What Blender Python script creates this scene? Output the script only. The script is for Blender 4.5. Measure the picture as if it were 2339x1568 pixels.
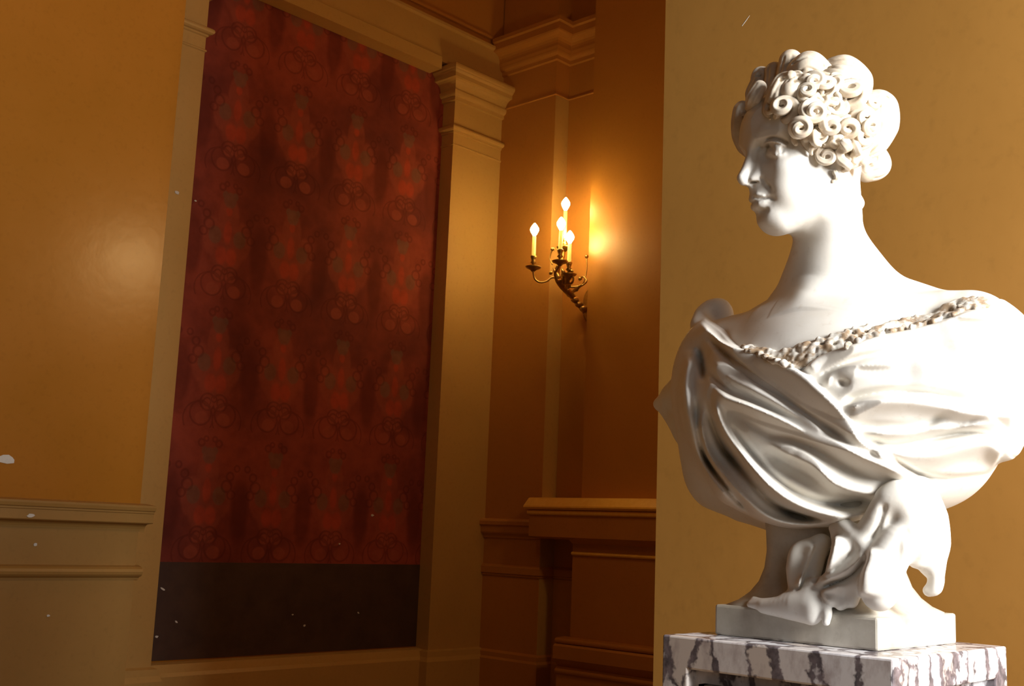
import bpy, bmesh, math, random
import numpy as np
from mathutils import Vector, Matrix

scene = bpy.context.scene
for o in list(bpy.data.objects):
    bpy.data.objects.remove(o, do_unlink=True)

# ------------------------------------------------------------------ camera
# world: X along the red wall, Y into it, Z up; fitted from the vanishing points of the photograph
YAW, PITCH, ROLL, FPX, ZC = 0.81186, 0.16425, 0.03980, 2628.5, 1.15
CAMP = np.array([0.0, 0.0, ZC])
cF = np.array([math.sin(YAW)*math.cos(PITCH), math.cos(YAW)*math.cos(PITCH), math.sin(PITCH)])
_r = np.array([math.cos(YAW), -math.sin(YAW), 0.0]); _u = np.cross(_r, cF)
cR = _r*math.cos(ROLL)+_u*math.sin(ROLL); cU = -_r*math.sin(ROLL)+_u*math.cos(ROLL)
cam = bpy.data.cameras.new('camera'); camo = bpy.data.objects.new('camera', cam)
scene.collection.objects.link(camo); scene.camera = camo
cam.sensor_fit = 'HORIZONTAL'; cam.sensor_width = 36.0; cam.lens = 36.0*FPX/2339.0
cam.clip_start = 0.05; cam.clip_end = 100
camo.matrix_world = Matrix(((cR[0], cU[0], -cF[0], 0), (cR[1], cU[1], -cF[1], 0), (cR[2], cU[2], -cF[2], ZC), (0, 0, 0, 1)))

def ray(x, y): return cF+cR*(x-1169.5)/FPX-cU*(y-784)/FPX
def onX(x, y, X): d = ray(x, y); return CAMP+d*(X/d[0])
def onY(x, y, Y): d = ray(x, y); return CAMP+d*(Y/d[1])

# ------------------------------------------------------------------ light
vs = scene.view_settings
vs.view_transform = 'Standard'; vs.look = 'None'; vs.gamma = 1.0; vs.use_curve_mapping = False
vs.exposure = 0.0
w = bpy.data.worlds.new('world'); scene.world = w; w.use_nodes = True
w.node_tree.nodes['Background'].inputs[0].default_value = (1.0, 0.62, 0.25, 1)
w.node_tree.nodes['Background'].inputs[1].default_value = 0.02

def area(name, loc, target, sx, sy, power, col):
    l = bpy.data.lights.new(name, 'AREA'); l.shape = 'RECTANGLE'; l.size = sx; l.size_y = sy
    l.energy = power; l.color = col
    o = bpy.data.objects.new(name, l); scene.collection.objects.link(o)
    o.location = loc
    d = Vector(target)-Vector(loc)
    o.rotation_euler = d.to_track_quat('-Z', 'Y').to_euler()
    return o
# tall window in the wall behind the photographer, beyond the bust
area('window_daylight', (1.42, -1.40, 2.02), (1.75, 0.9, 1.5), 0.6, 1.2, 168, (1.0, 0.985, 0.96))
# second, more distant window behind the photographer's left
area('hall_window_daylight', (-1.6, -2.6, 2.1), (1.6, 2.0, 1.4), 1.2, 2.0, 12, (0.82, 0.91, 1.0))
def lamp(name, loc, power, col, rad):
    l = bpy.data.lights.new(name, 'POINT'); l.energy = power; l.color = col; l.shadow_soft_size = rad
    o = bpy.data.objects.new(name, l); scene.collection.objects.link(o); o.location = loc
    return o
# unseen warm fill added for the ambient light, and the sconce on the far side of the bust's pier
lamp('warm_fill_light', (2.0, 3.7, 4.8), 22, (1.0, 0.60, 0.22), 0.35)
lamp('opposite_sconce_light', (4.55, 1.95, 3.22), 34, (1.0, 0.66, 0.28), 0.12)

# ------------------------------------------------------------------ helpers
C = scene.collection
def link(o, parent=None):
    C.objects.link(o)
    if parent is not None: o.parent = parent
    return o
def tag(o, label=None, cat=None, group=None, kind=None):
    if label: o['label'] = label
    if cat: o['category'] = cat
    if group: o['group'] = group
    if kind: o['kind'] = kind
    return o
def mesh_obj(name, verts, faces, mat, parent=None, smooth=False):
    me = bpy.data.meshes.new(name)
    me.from_pydata([tuple(map(float, v)) for v in verts], [], faces)
    me.validate()
    if smooth: me.polygons.foreach_set('use_smooth', [True]*len(me.polygons))
    me.materials.append(mat)
    return link(bpy.data.objects.new(name, me), parent)
def bm_obj(name, bm, mat, parent=None, smooth=False):
    bmesh.ops.recalc_face_normals(bm, faces=bm.faces)
    me = bpy.data.meshes.new(name); bm.to_mesh(me); bm.free()
    if smooth: me.polygons.foreach_set('use_smooth', [True]*len(me.polygons))
    me.materials.append(mat)
    return link(bpy.data.objects.new(name, me), parent)
def empty(name, loc=(0, 0, 0)):
    o = bpy.data.objects.new(name, None); o.location = loc; o.empty_display_size = 0.1
    C.objects.link(o); return o
def box_bm(x0, x1, y0, y1, z0, z1, bev=0.0, bm=None):
    bm = bm or bmesh.new()
    vs_ = [bm.verts.new((x, y, z)) for x in (x0, x1) for y in (y0, y1) for z in (z0, z1)]
    for q in ((0, 1, 3, 2), (4, 6, 7, 5), (0, 4, 5, 1), (2, 3, 7, 6), (0, 2, 6, 4), (1, 5, 7, 3)):
        bm.faces.new([vs_[i] for i in q])
    if bev > 0:
        bmesh.ops.bevel(bm, geom=list(bm.edges), offset=bev, segments=2, affect='EDGES', profile=0.5)
    return bm
def box(name, x0, x1, y0, y1, z0, z1, mat, parent=None, bev=0.0):
    return bm_obj(name, box_bm(x0, x1, y0, y1, z0, z1, bev), mat, parent)
def mould(name, path, prof, mat, parent=None, back=0.02):
    """sweep a profile [(out, z), ...] along a plan polyline; 'out' is to the right of travel; mitred corners"""
    P = [np.array(p, float) for p in path]; n = len(P)
    dirs = [(P[i+1]-P[i])/np.linalg.norm(P[i+1]-P[i]) for i in range(n-1)]
    nor = [np.array([d[1], -d[0]]) for d in dirs]
    off = []
    for i in range(n):
        if i == 0: off.append(nor[0])
        elif i == n-1: off.append(nor[-1])
        else:
            m = nor[i-1]+nor[i]; off.append(m/(m@nor[i]))
    pr = list(prof)
    pr = [(-back, pr[0][1])]+pr+[(-back, pr[-1][1])]
    k = len(pr); V = []; Fc = []
    for i in range(n):
        for (a, z) in pr:
            q = P[i]+off[i]*a; V.append((q[0], q[1], z))
    for i in range(n-1):
        for j in range(k):
            j2 = (j+1) % k
            Fc.append((i*k+j, i*k+j2, (i+1)*k+j2, (i+1)*k+j))
    Fc.append(tuple(range(k))); Fc.append(tuple((n-1)*k+j for j in reversed(range(k))))
    bm = bmesh.new(); bv = [bm.verts.new(v) for v in V]
    for f_ in Fc: bm.faces.new([bv[i] for i in f_])
    return bm_obj(name, bm, mat, parent)
def arcp(o0, z0, o1, z1, bulge=1, n=5):
    """quarter-round between two profile points; bulge 1 convex outward, -1 concave"""
    out = []
    for i in range(n+1):
        t = i/n*math.pi/2
        if bulge > 0: out.append((o0+(o1-o0)*math.sin(t), z0+(z1-z0)*(1-math.cos(t))))
        else: out.append((o0+(o1-o0)*(1-math.cos(t)), z0+(z1-z0)*math.sin(t)))
    return out
def bead(o, z0, z1, r, n=6):
    return [(o+r*math.sin(math.pi*i/n), z0+(z1-z0)*(0.5-0.5*math.cos(math.pi*i/n))) for i in range(n+1)]
def tube_mesh(path, radii, seg=8, cap=True, flute=0.0):
    P = [Vector(p) for p in path]; n = len(P)
    V = []; Fc = []
    up = Vector((0, 0, 1)); prev = None
    for i in range(n):
        t = (P[min(i+1, n-1)]-P[max(i-1, 0)]).normalized()
        if prev is None:
            a = up if abs(t.z) < 0.9 else Vector((1, 0, 0))
            u = t.cross(a).normalized()
        else:
            u = (prev-t*prev.dot(t))
            u = u.normalized() if u.length > 1e-6 else t.orthogonal().normalized()
        prev = u; v = t.cross(u)
        for k in range(seg):
            a = 2*math.pi*k/seg
            V.append(P[i]+(u*math.cos(a)+v*math.sin(a))*radii[i]*(1+flute*math.cos(5*a)))
    for i in range(n-1):
        for k in range(seg):
            k2 = (k+1) % seg
            Fc.append((i*seg+k, i*seg+k2, (i+1)*seg+k2, (i+1)*seg+k))
    if cap:
        Fc.append(tuple(reversed(range(seg)))); Fc.append(tuple((n-1)*seg+k for k in range(seg)))
    return V, Fc
def lathe(prof, seg=24, c=(0, 0, 0)):
    V = []; Fc = []; n = len(prof)
    for (r, z) in prof:
        for k in range(seg):
            a = 2*math.pi*k/seg
            V.append((c[0]+r*math.cos(a), c[1]+r*math.sin(a), c[2]+z))
    for i in range(n-1):
        for k in range(seg):
            k2 = (k+1) % seg
            Fc.append((i*seg+k, i*seg+k2, (i+1)*seg+k2, (i+1)*seg+k))
    Fc.append(tuple(reversed(range(seg)))); Fc.append(tuple((n-1)*seg+k for k in range(seg)))
    return V, Fc
def catmull(pts, per=6):
    P = [np.array(p, float) for p in pts]
    P = [2*P[0]-P[1]]+P+[2*P[-1]-P[-2]]
    out = []
    for i in range(1, len(P)-2):
        for k in range(per):
            t = k/per
            out.append(0.5*((2*P[i])+(-P[i-1]+P[i+1])*t+(2*P[i-1]-5*P[i]+4*P[i+1]-P[i+2])*t*t+(-P[i-1]+3*P[i]-3*P[i+1]+P[i+2])*t**3))
    out.append(P[-2]); return np.array(out)

# ------------------------------------------------------------------ materials
class NT:
    """small expression helper for shader maths"""
    def __init__(s, name):
        s.m = bpy.data.materials.new(name); s.m.use_nodes = True; s.t = s.m.node_tree
        s.b = s.t.nodes['Principled BSDF']; s.n = s.t.nodes; s.l = s.t.links
        s.co = s.n.new('ShaderNodeTexCoord').outputs['Object']
    def put(s, sock, v):
        if isinstance(v, (int, float)): sock.default_value = v
        elif isinstance(v, tuple): sock.default_value = v
        else: s.l.new(v, sock)
    def math(s, op, a, b=None, c=None, clamp=False):
        n = s.n.new('ShaderNodeMath'); n.operation = op; n.use_clamp = clamp
        s.put(n.inputs[0], a)
        if b is not None: s.put(n.inputs[1], b)
        if c is not None: s.put(n.inputs[2], c)
        return n.outputs[0]
    def xyz(s, v):
        n = s.n.new('ShaderNodeSeparateXYZ'); s.l.new(v, n.inputs[0]); return n.outputs
    def comb(s, x, y, z):
        n = s.n.new('ShaderNodeCombineXYZ')
        for i, q in enumerate((x, y, z)): s.put(n.inputs[i], q)
        return n.outputs[0]
    def scale(s, v, sc):
        n = s.n.new('ShaderNodeMapping'); s.l.new(v, n.inputs[0]); n.inputs['Scale'].default_value = sc; return n.outputs[0]
    def noise(s, v, sc, det=4, rough=0.55, dist=0.0, col=False):
        n = s.n.new('ShaderNodeTexNoise'); s.l.new(v, n.inputs['Vector'])
        n.inputs['Scale'].default_value = sc; n.inputs['Detail'].default_value = det
        n.inputs['Roughness'].default_value = rough; n.inputs['Distortion'].default_value = dist
        return n.outputs[1 if col else 0]
    def ramp(s, fac, stops):
        n = s.n.new('ShaderNodeValToRGB'); s.l.new(fac, n.inputs[0]); e = n.color_ramp.elements
        while len(e) < len(stops): e.new(0.5)
        for i, (p, c) in enumerate(stops):
            e[i].position = p; e[i].color = (c, c, c, 1) if isinstance(c, (int, float)) else (*c, 1)
        return n.outputs[0]
    def mix(s, fac, a, b, mode='MIX'):
        n = s.n.new('ShaderNodeMix'); n.data_type = 'RGBA'; n.blend_type = mode
        s.put(n.inputs[0], fac)
        s.put(n.inputs[6], (*a, 1) if isinstance(a, tuple) else a)
        s.put(n.inputs[7], (*b, 1) if isinstance(b, tuple) else b)
        return n.outputs[2]
    def bump(s, h, strength=0.2, dist=0.01):
        n = s.n.new('ShaderNodeBump'); n.inputs['Strength'].default_value = strength; n.inputs['Distance'].default_value = dist
        s.l.new(h, n.inputs['Height']); s.l.new(n.outputs[0], s.b.inputs['Normal'])
    def out(s, col=None, rough=None, metal=None):
        if col is not None: s.put(s.b.inputs['Base Color'], (*col, 1) if isinstance(col, tuple) else col)
        if rough is not None: s.put(s.b.inputs['Roughness'], rough)
        if metal is not None: s.put(s.b.inputs['Metallic'], metal)
        return s.m

def paint(name, c1, c2, rough=0.42):
    t = NT(name)
    n1 = t.noise(t.co, 1.3, 5, 0.6); n2 = t.noise(t.co, 38, 3, 0.6)
    col = t.mix(t.ramp(n1, [(0.35, 0.0), (0.65, 1.0)]), c1, c2)
    col = t.mix(t.math('MULTIPLY', t.ramp(n2, [(0.55, 0.0), (0.8, 1.0)]), 0.25), col, tuple(x*0.6 for x in c1))
    t.bump(t.noise(t.co, 14, 3, 0.5), 0.06, 0.01)
    rg = t.math('MULTIPLY_ADD', n1, 0.12, rough-0.06)
    return t.out(col, rg)
M = {}
M['ochre'] = paint('ochre_wall_paint', (0.40, 0.165, 0.018), (0.44, 0.18, 0.022), 0.24)
M['trim'] = paint('buff_trim_paint', (0.50, 0.305, 0.092), (0.55, 0.34, 0.108), 0.36)
M['brown'] = paint('brown_ochre_paint', (0.46, 0.195, 0.038), (0.51, 0.225, 0.046), 0.40)
M['bustwall'] = paint('ochre_pier_paint', (0.345, 0.165, 0.032), (0.38, 0.185, 0.037), 0.5)
M['dadobuff'] = paint('dull_buff_dado_paint', (0.35, 0.195, 0.050), (0.39, 0.22, 0.058), 0.42)
M['pier'] = paint('ochre_pier_gloss', (0.46, 0.20, 0.032), (0.51, 0.225, 0.04), 0.42)
def gilding():
    t = NT('worn_gilding'); n = t.noise(t.co, 26, 4, 0.6)
    col = t.mix(t.ramp(n, [(0.35, 0.0), (0.7, 1.0)]), (0.90, 0.52, 0.08), (0.96, 0.60, 0.12))
    return t.out(col, 0.34, 0.0)
M['gilt'] = gilding()
M['plaster'] = paint('bare_plaster', (0.62, 0.62, 0.58), (0.74, 0.74, 0.70), 0.8)
M['floor'] = paint('floor_stone', (0.30, 0.20, 0.11), (0.36, 0.25, 0.15), 0.5)

def wallpaper():
    t = NT('red_damask_wallpaper')
    s = t.xyz(t.co)
    W_, H_ = 0.475, 0.79
    # mirrored cell coordinates: a = distance from the motif axis, v = height above the motif foot (metres)
    u = t.math('FRACT', t.math('DIVIDE', t.math('SUBTRACT', s[0], 3.79-W_/2), W_))
    a = t.math('ABSOLUTE', t.math('MULTIPLY', t.math('SUBTRACT', u, 0.5), W_))
    v = t.math('MULTIPLY', t.math('FRACT', t.math('DIVIDE', t.math('SUBTRACT', s[2], 0.915), H_)), H_)
    def ell(cx, cy, rx, ry, soft=0.25):
        dx = t.math('DIVIDE', t.math('SUBTRACT', a, cx), rx); dy = t.math('DIVIDE', t.math('SUBTRACT', v, cy), ry)
        d = t.math('SQRT', t.math('ADD', t.math('MULTIPLY', dx, dx), t.math('MULTIPLY', dy, dy)))
        return t.math('DIVIDE', t.math('SUBTRACT', 1.0+soft/2, d), soft, clamp=True)
    def ring(cx, cy, r, th):
        dx = t.math('SUBTRACT', a, cx); dy = t.math('SUBTRACT', v, cy)
        d = t.math('SQRT', t.math('ADD', t.math('MULTIPLY', dx, dx), t.math('MULTIPLY', dy, dy)))
        e = t.math('ABSOLUTE', t.math('SUBTRACT', d, r))
        return t.math('DIVIDE', t.math('SUBTRACT', th, e), th*0.5, clamp=True)
    def union(L):
        r = L[0]
        for q in L[1:]: r = t.math('MAXIMUM', r, q)
        return r
    n1 = t.noise(t.co, 1.6, 4, 0.6); n2 = t.noise(t.co, 14, 3, 0.6)
    bg = t.mix(t.ramp(n1, [(0.34, 0.0), (0.66, 1.0)]), (0.15, 0.032, 0.026), (0.34, 0.066, 0.038))
    dark = (0.085, 0.015, 0.012); grey = (0.17, 0.115, 0.075); rose = (0.39, 0.088, 0.050); hot = (0.52, 0.07, 0.032)
    body = union([ell(0.0, 0.34, 0.125, 0.18, 0.18), ell(0.0, 0.50, 0.075, 0.16, 0.18), ell(0.10, 0.38, 0.07, 0.12, 0.2)])
    gap = ell(W_/2, 0.30, 0.06, 0.2, 0.5)
    col = t.mix(t.math('MULTIPLY', gap, 0.45), bg, dark)
    col = t.mix(t.math('MULTIPLY', body, 0.42), col, rose)
    col = t.mix(t.math('MULTIPLY', union([ell(0.035, 0.27, 0.04, 0.055, 0.4), ell(0.0, 0.42, 0.028, 0.07, 0.4), ell(0.0, 0.555, 0.022, 0.03, 0.4)]), 0.6), col, hot)
    col = t.mix(t.math('MULTIPLY', union([ell(0.088, 0.39, 0.045, 0.055, 0.25), ell(0.0, 0.625, 0.045, 0.05, 0.25), ell(0.036, 0.655, 0.02, 0.025, 0.3)]), 0.5), col, grey)
    col = t.mix(t.math('MULTIPLY', union([ell(0.075, 0.055, 0.045, 0.04, 0.2), ell(0.04, 0.135, 0.035, 0.035, 0.3)]), 0.55), col, rose)
    lines = union([ring(0.042, 0.155, 0.050, 0.008), ring(0.046, 0.155, 0.024, 0.006), ring(0.085, 0.085, 0.072, 0.008), ring(0.10, 0.05, 0.10, 0.006), ring(0.0, 0.175, 0.018, 0.006), ring(0.135, 0.45, 0.034, 0.009),
                   ring(0.155, 0.51, 0.024, 0.008), ring(0.17, 0.40, 0.026, 0.008), ring(0.06, 0.70, 0.02, 0.009), ring(0.03, 0.725, 0.014, 0.008), ring(0.2, 0.56, 0.018, 0.008)])
    col = t.mix(t.math('MULTIPLY', lines, 0.36), col, dark)
    col = t.mix(t.math('MULTIPLY', t.ramp(n2, [(0.4, 0.0), (0.75, 1.0)]), 0.35), col, (0.12, 0.022, 0.014))
    t.bump(t.math('ADD', lines, t.math('MULTIPLY', t.noise(t.co, 120, 2), 0.4)), 0.08, 0.004)
    t.b.inputs['Specular IOR Level'].default_value = 0.15
    return t.out(col, 0.8)
M['paper'] = wallpaper()
def dado_dark():
    t = NT('dark_dado_paper')
    n = t.noise(t.co, 6, 4, 0.6); wv = t.noise(t.scale(t.co, (2, 2, 30)), 3, 2)
    col = t.mix(t.ramp(n, [(0.35, 0.0), (0.65, 1.0)]), (0.050, 0.027, 0.022), (0.075, 0.042, 0.030))
    col = t.mix(t.math('MULTIPLY', wv, 0.25), col, (0.09, 0.035, 0.02))
    return t.out(col, 0.6)
M['dado'] = dado_dark()
def statue_marble():
    t = NT('white_statuary_marble')
    n1 = t.noise(t.co, 7, 5, 0.6); n2 = t.noise(t.co, 55, 4, 0.65)
    col = t.mix(t.ramp(n1, [(0.42, 0.0), (0.72, 1.0)]), (0.82, 0.80, 0.75), (0.74, 0.70, 0.62))
    col = t.mix(t.math('MULTIPLY', t.ramp(n2, [(0.58, 0.0), (0.75, 1.0)]), 0.3), col, (0.55, 0.47, 0.38))
    t.bump(t.noise(t.co, 180, 3), 0.05, 0.002)
    t.b.inputs['Specular IOR Level'].default_value = 0.35
    return t.out(col, 0.5)
M['marble'] = statue_marble()
def base_marble():
    t = NT('mottled_grey_marble')
    n1 = t.noise(t.co, 11, 5, 0.65); n2 = t.noise(t.co, 60, 4, 0.65)
    col = t.mix(t.ramp(n1, [(0.38, 0.0), (0.68, 1.0)]), (0.60, 0.565, 0.49), (0.44, 0.40, 0.33))  # greyer and darker than the figure's marble, mottled by noise
    col = t.mix(t.math('MULTIPLY', t.ramp(n2, [(0.55, 0.0), (0.75, 1.0)]), 0.35), col, (0.33, 0.29, 0.23))
    return t.out(col, 0.5)
M['basemarble'] = base_marble()
def hair_marble():
    t = NT('creamy_carved_marble')
    n1 = t.noise(t.co, 30, 4, 0.6)
    col = t.mix(t.ramp(n1, [(0.4, 0.0), (0.7, 1.0)]), (0.74, 0.66, 0.54), (0.56, 0.46, 0.34))  # brown tone holds both grime and the shade among the curls
    return t.out(col, 0.45)
M['hair'] = hair_marble()
def lace_marble():
    t = NT('mottled_lace_marble')
    n1 = t.noise(t.co, 45, 4, 0.6)
    col = t.mix(t.ramp(n1, [(0.42, 0.0), (0.58, 1.0)]), (0.80, 0.77, 0.70), (0.34, 0.24, 0.15))  # brown blotches scattered by noise over off-white
    return t.out(col, 0.6)
M['lace'] = lace_marble()
def veined():
    t = NT('violet_breccia_marble')
    dn = t.noise(t.co, 7, 5, 0.62, col=True)
    nv = t.n.new('ShaderNodeVectorMath'); nv.operation = 'MULTIPLY_ADD'
    t.l.new(dn, nv.inputs[0]); nv.inputs[1].default_value = (0.10, 0.10, 0.10); t.l.new(t.co, nv.inputs[2])
    mp = t.scale(nv.outputs[0], (1, 1, 0.42))
    vo = t.n.new('ShaderNodeTexVoronoi'); vo.feature = 'DISTANCE_TO_EDGE'; vo.inputs['Scale'].default_value = 20; t.l.new(mp, vo.inputs['Vector'])
    vc = t.n.new('ShaderNodeTexVoronoi'); vc.feature = 'F1'; vc.inputs['Scale'].default_value = 20; t.l.new(mp, vc.inputs['Vector'])
    cs = t.n.new('ShaderNodeSeparateColor'); t.l.new(vc.outputs['Color'], cs.inputs[0])
    wid = t.math('MULTIPLY_ADD', t.noise(t.co, 13, 5, 0.7), 0.62, -0.18)
    vein = t.math('DIVIDE', t.math('SUBTRACT', wid, vo.outputs['Distance']), 0.07, clamp=True)
    base = t.mix(t.ramp(cs.outputs[0], [(0.35, 0.0), (0.9, 1.0)]), (0.84, 0.85, 0.90), (0.70, 0.63, 0.58))
    base = t.mix(t.math('MULTIPLY', t.ramp(t.noise(t.scale(t.co, (1, 1, 0.5)), 26, 5, 0.65), [(0.50, 0.0), (0.68, 1.0)]), 0.65), base, (0.38, 0.31, 0.31))
    grey = t.mix(t.ramp(t.noise(t.co, 60, 3), [(0.35, 0.0), (0.65, 1.0)]), (0.05, 0.04, 0.05), (0.20, 0.16, 0.18))
    col = t.mix(t.math('MULTIPLY', vein, 0.92), base, grey)
    return t.out(col, 0.22)
M['breccia'] = veined()
M['shadowgap'] = paint('recess_shade_paint', (0.05, 0.035, 0.025), (0.07, 0.05, 0.035), 0.4)  # near-black colour for the shade in the pedestal's sunk panel
def brass():
    t = NT('aged_brass')
    n = t.noise(t.co, 60, 3)
    col = t.mix(n, (0.30, 0.17, 0.05), (0.55, 0.36, 0.12))
    return t.out(col, 0.38, 0.9)
M['brass'] = brass()
def tallow():
    t = NT('yellow_candle_sleeve')
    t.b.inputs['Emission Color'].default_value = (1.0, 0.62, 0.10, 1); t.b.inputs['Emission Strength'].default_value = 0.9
    return t.out((0.85, 0.62, 0.20), 0.5)
M['candle'] = tallow()
def glow():
    t = NT('lit_flame_bulb')
    t.b.inputs['Emission Color'].default_value = (1.0, 0.70, 0.27, 1); t.b.inputs['Emission Strength'].default_value = 95
    return t.out((1, 0.9, 0.6), 0.3)
M['bulb'] = glow()

# ------------------------------------------------------------------ room shell
YR, YP, XP, XA, YS, XB, XC = 6.05, 5.926, 5.535, 6.037, 5.382, 6.186, 6.0
XPL0, XPL1, YL, XLE = 2.90, 3.452, 5.30, 2.95
XW = 2.25; YWE = 1.64
TOP = 6.4
def struct(o): o['kind'] = 'structure'; return o

struct(box('floor', -3.0, 7.0, -3.2, 6.6, -0.12, 0.0, M['floor']))
struct(box('ceiling', -3.0, 7.0, -3.2, 6.6, TOP, TOP+0.12, M['brown']))
# back wall: painted masonry carrying the wallpaper panel, its dark dado and the foot rail
wb = struct(box('wall_back', 2.6, 6.6, YR+0.004, 6.45, 0.0, TOP, M['ochre']))
box('wallpaper', XPL1-0.25, XP+0.05, YR, YR+0.003, 0.912, 4.62, M['paper'], wb)
box('dado_paper', XPL1-0.25, XP+0.05, YR-0.002, YR+0.003, 0.36, 0.912, M['dado'], wb)
bbk = struct(mould('baseboard_back', [(XPL0, YR), (XP+0.03, YR)], [(0.10, 0.0), (0.10, 0.28), (0.085, 0.30), (0.07, 0.345), (0.03, 0.352)], M['trim']))

def pilaster(name, x0, x1, vis_side):
    root = struct(box(name, x0, x1, YP, YR+0.1, 0.0, 4.55, M['trim']))
    pth = [(x0, YR+0.02), (x0, YP), (x1, YP), (x1, YR+0.02)]
    # necking bead, frieze, ovolo and abacus of the capital; path wraps the three free sides
    mould('necking_line', pth, [(0.0, 3.945), (0.008, 3.95), (0.008, 3.958), (0.0, 3.965)], M['trim'], root)
    mould('astragal', pth, [(0.0, 4.04)]+[(0.010, 4.045), (0.010, 4.056)]+bead(0.012, 4.056, 4.10, 0.026)+[(0.0, 4.105)], M['trim'], root)
    mould('capital_fillet', pth, [(0.0, 4.285), (0.02, 4.29), (0.02, 4.315)]+arcp(0.022, 4.318, 0.045, 4.352, 1)+[(0.045, 4.358), (0.0, 4.358)], M['trim'], root)
    mould('abacus', pth, [(0.0, 4.358), (0.035, 4.36)]+arcp(0.035, 4.362, 0.10, 4.43, -1)+[(0.10, 4.46), (0.115, 4.475)]+bead(0.108, 4.475, 4.53, 0.02)+[(0.0, 4.545)], M['trim'], root)
    mould('pilaster_foot', pth, [(0.05, 0.0), (0.05, 0.27), (0.035, 0.30), (0.03, 0.335), (0.0, 0.345)], M['trim'], root)
    return root
pilaster('trim_1', XPL0, XPL1, False)
pilaster('trim_2', XP, XA+0.02, True)

# entablature that runs over the red panel and both pilasters
en = struct(box('trim_3', 2.6, XA+0.02, YP, YR+0.1, 4.545, 4.82, M['trim']))
mould('architrave_band', [(XPL1+0.12, YP), (XP-0.16, YP)], [(0.0, 4.48), (0.012, 4.48), (0.012, 4.575), (0.006, 4.58), (0.006, 4.588), (0.0, 4.59)], M['trim'], en, back=0.12)
mould('cornice_fillet', [(2.6, YP), (XA, YP)], [(0.0, 4.81), (0.022, 4.82), (0.022, 4.84), (0.0, 4.848)], M['trim'], en)
mould('cornice_bead', [(2.6, YP+0.03), (XA, YP+0.03)], [(0.0, 4.90), (0.02, 4.905), (0.02, 4.925), (0.0, 4.93)], M['brown'], en, back=0.05)
struct(box('wall_upper', 2.6, 7.0, YP+0.03, 6.5, 4.82, TOP, M['brown']))

# side wall: far bay (projecting), its end face, recessed bay, then the pier with its own dado
ws = struct(box('wall_right', XB, 7.0, 1.2, YP+0.12, 0.0, TOP, M['brown']))
fb = struct(box('wall_right_bay', XA, XB+0.01, YS, YP+0.02, 0.0, TOP, M['brown']))
path = [(XA, YP), (XA, YS), (XB, YS), (XB, 4.6)]
# buff painted end face (jamb) of the far bay
box('jamb_face', XA+0.002, XB-0.001, YS-0.003, YS+0.01, 0.0, 4.36, M['trim'], fb)
cor = mould('trim_4', path, [(0.0, 4.63), (0.02, 4.635), (0.02, 4.66)]+arcp(0.022, 4.665, 0.05, 4.70, 1)+[(0.055, 4.72)]+arcp(0.055, 4.74, 0.12, 4.80, -1)+[(0.125, 4.81), (0.125, 4.86), (0.14, 4.87), (0.14, 4.90), (0.0, 4.91)], M['brown'])
struct(cor)
mould('frieze_line', path, [(0.0, 4.36), (0.008, 4.365), (0.008, 4.372), (0.0, 4.378)], M['brown'], cor)
dr = struct(mould('trim_5', [(XA, YP), (XA, YS), (XB, YS), (XB, 5.1)], [(0.0, 1.115), (0.012, 1.12)]+arcp(0.012, 1.125, 0.035, 1.15, -1)+[(0.04, 1.16), (0.04, 1.20), (0.055, 1.21), (0.055, 1.235), (0.04, 1.25), (0.0, 1.255)], M['brown']))
mould('lower_rail', [(XA, YP), (XA, YS), (XB, YS), (XB, 5.0)], [(0.0, 0.85), (0.01, 0.855), (0.01, 0.868), (0.02, 0.872), (0.02, 0.915), (0.008, 0.93), (0.0, 0.935)], M['brown'], dr)
struct(mould('baseboard_right', [(XA, YP), (XA, YS), (XB, YS), (XB, 5.0)], [(0.04, 0.0), (0.04, 0.28), (0.025, 0.295), (0.025, 0.325), (0.0, 0.34)], M['brown']))

YC = 4.99   # far edge of the pier
pc = struct(box('wall_pier', XC, XB+0.02, 1.3, YC, 0.0, TOP, M['pier']))
XD = 5.96
box('pier_dado', XD, XC+0.01, 1.3, YC+0.03, 0.0, 1.16, M['brown'], pc)
mould('dado_fascia', [(XD, 5.355), (XD, 1.3)], [(0.0, 1.125), (0.05, 1.13), (0.075, 1.14), (0.075, 1.283)], M['brown'], pc, back=0.2)
mould('dado_bead', [(XD, 5.36), (XD, 1.3)], [(0.07, 1.28)]+bead(0.075, 1.283, 1.318, 0.02)+[(0.07, 1.32)], M['gilt'], pc, back=0.2)
mould('dado_cap', [(XD, 5.375), (XD, 1.3)], [(0.07, 1.318), (0.105, 1.322), (0.117, 1.334), (0.115, 1.344), (0.066, 1.396), (0.05, 1.402)], M['gilt'], pc, back=0.2)
mould('panel_bead', [(XD, YC+0.03), (XD, 1.3)], bead(0.0, 1.025, 1.05, 0.018), M['gilt'], pc)
mould('panel_shade', [(XD, YC+0.03), (XD, 1.3)], [(0.0, 1.05), (0.004, 1.10), (0.05, 1.13), (0.05, 1.135)], M['brown'], pc)
mould('pier_base', [(XD, YC+0.09), (XD, 1.3)], [(0.06, 0.0), (0.06, 0.26)]+bead(0.06, 0.262, 0.30, 0.018)+[(0.05, 0.31), (0.10, 0.36), (0.10, 0.44), (0.085, 0.452)]+bead(0.07, 0.455, 0.49, 0.016)+[(0.0, 0.495)], M['brown'], pc)

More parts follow.
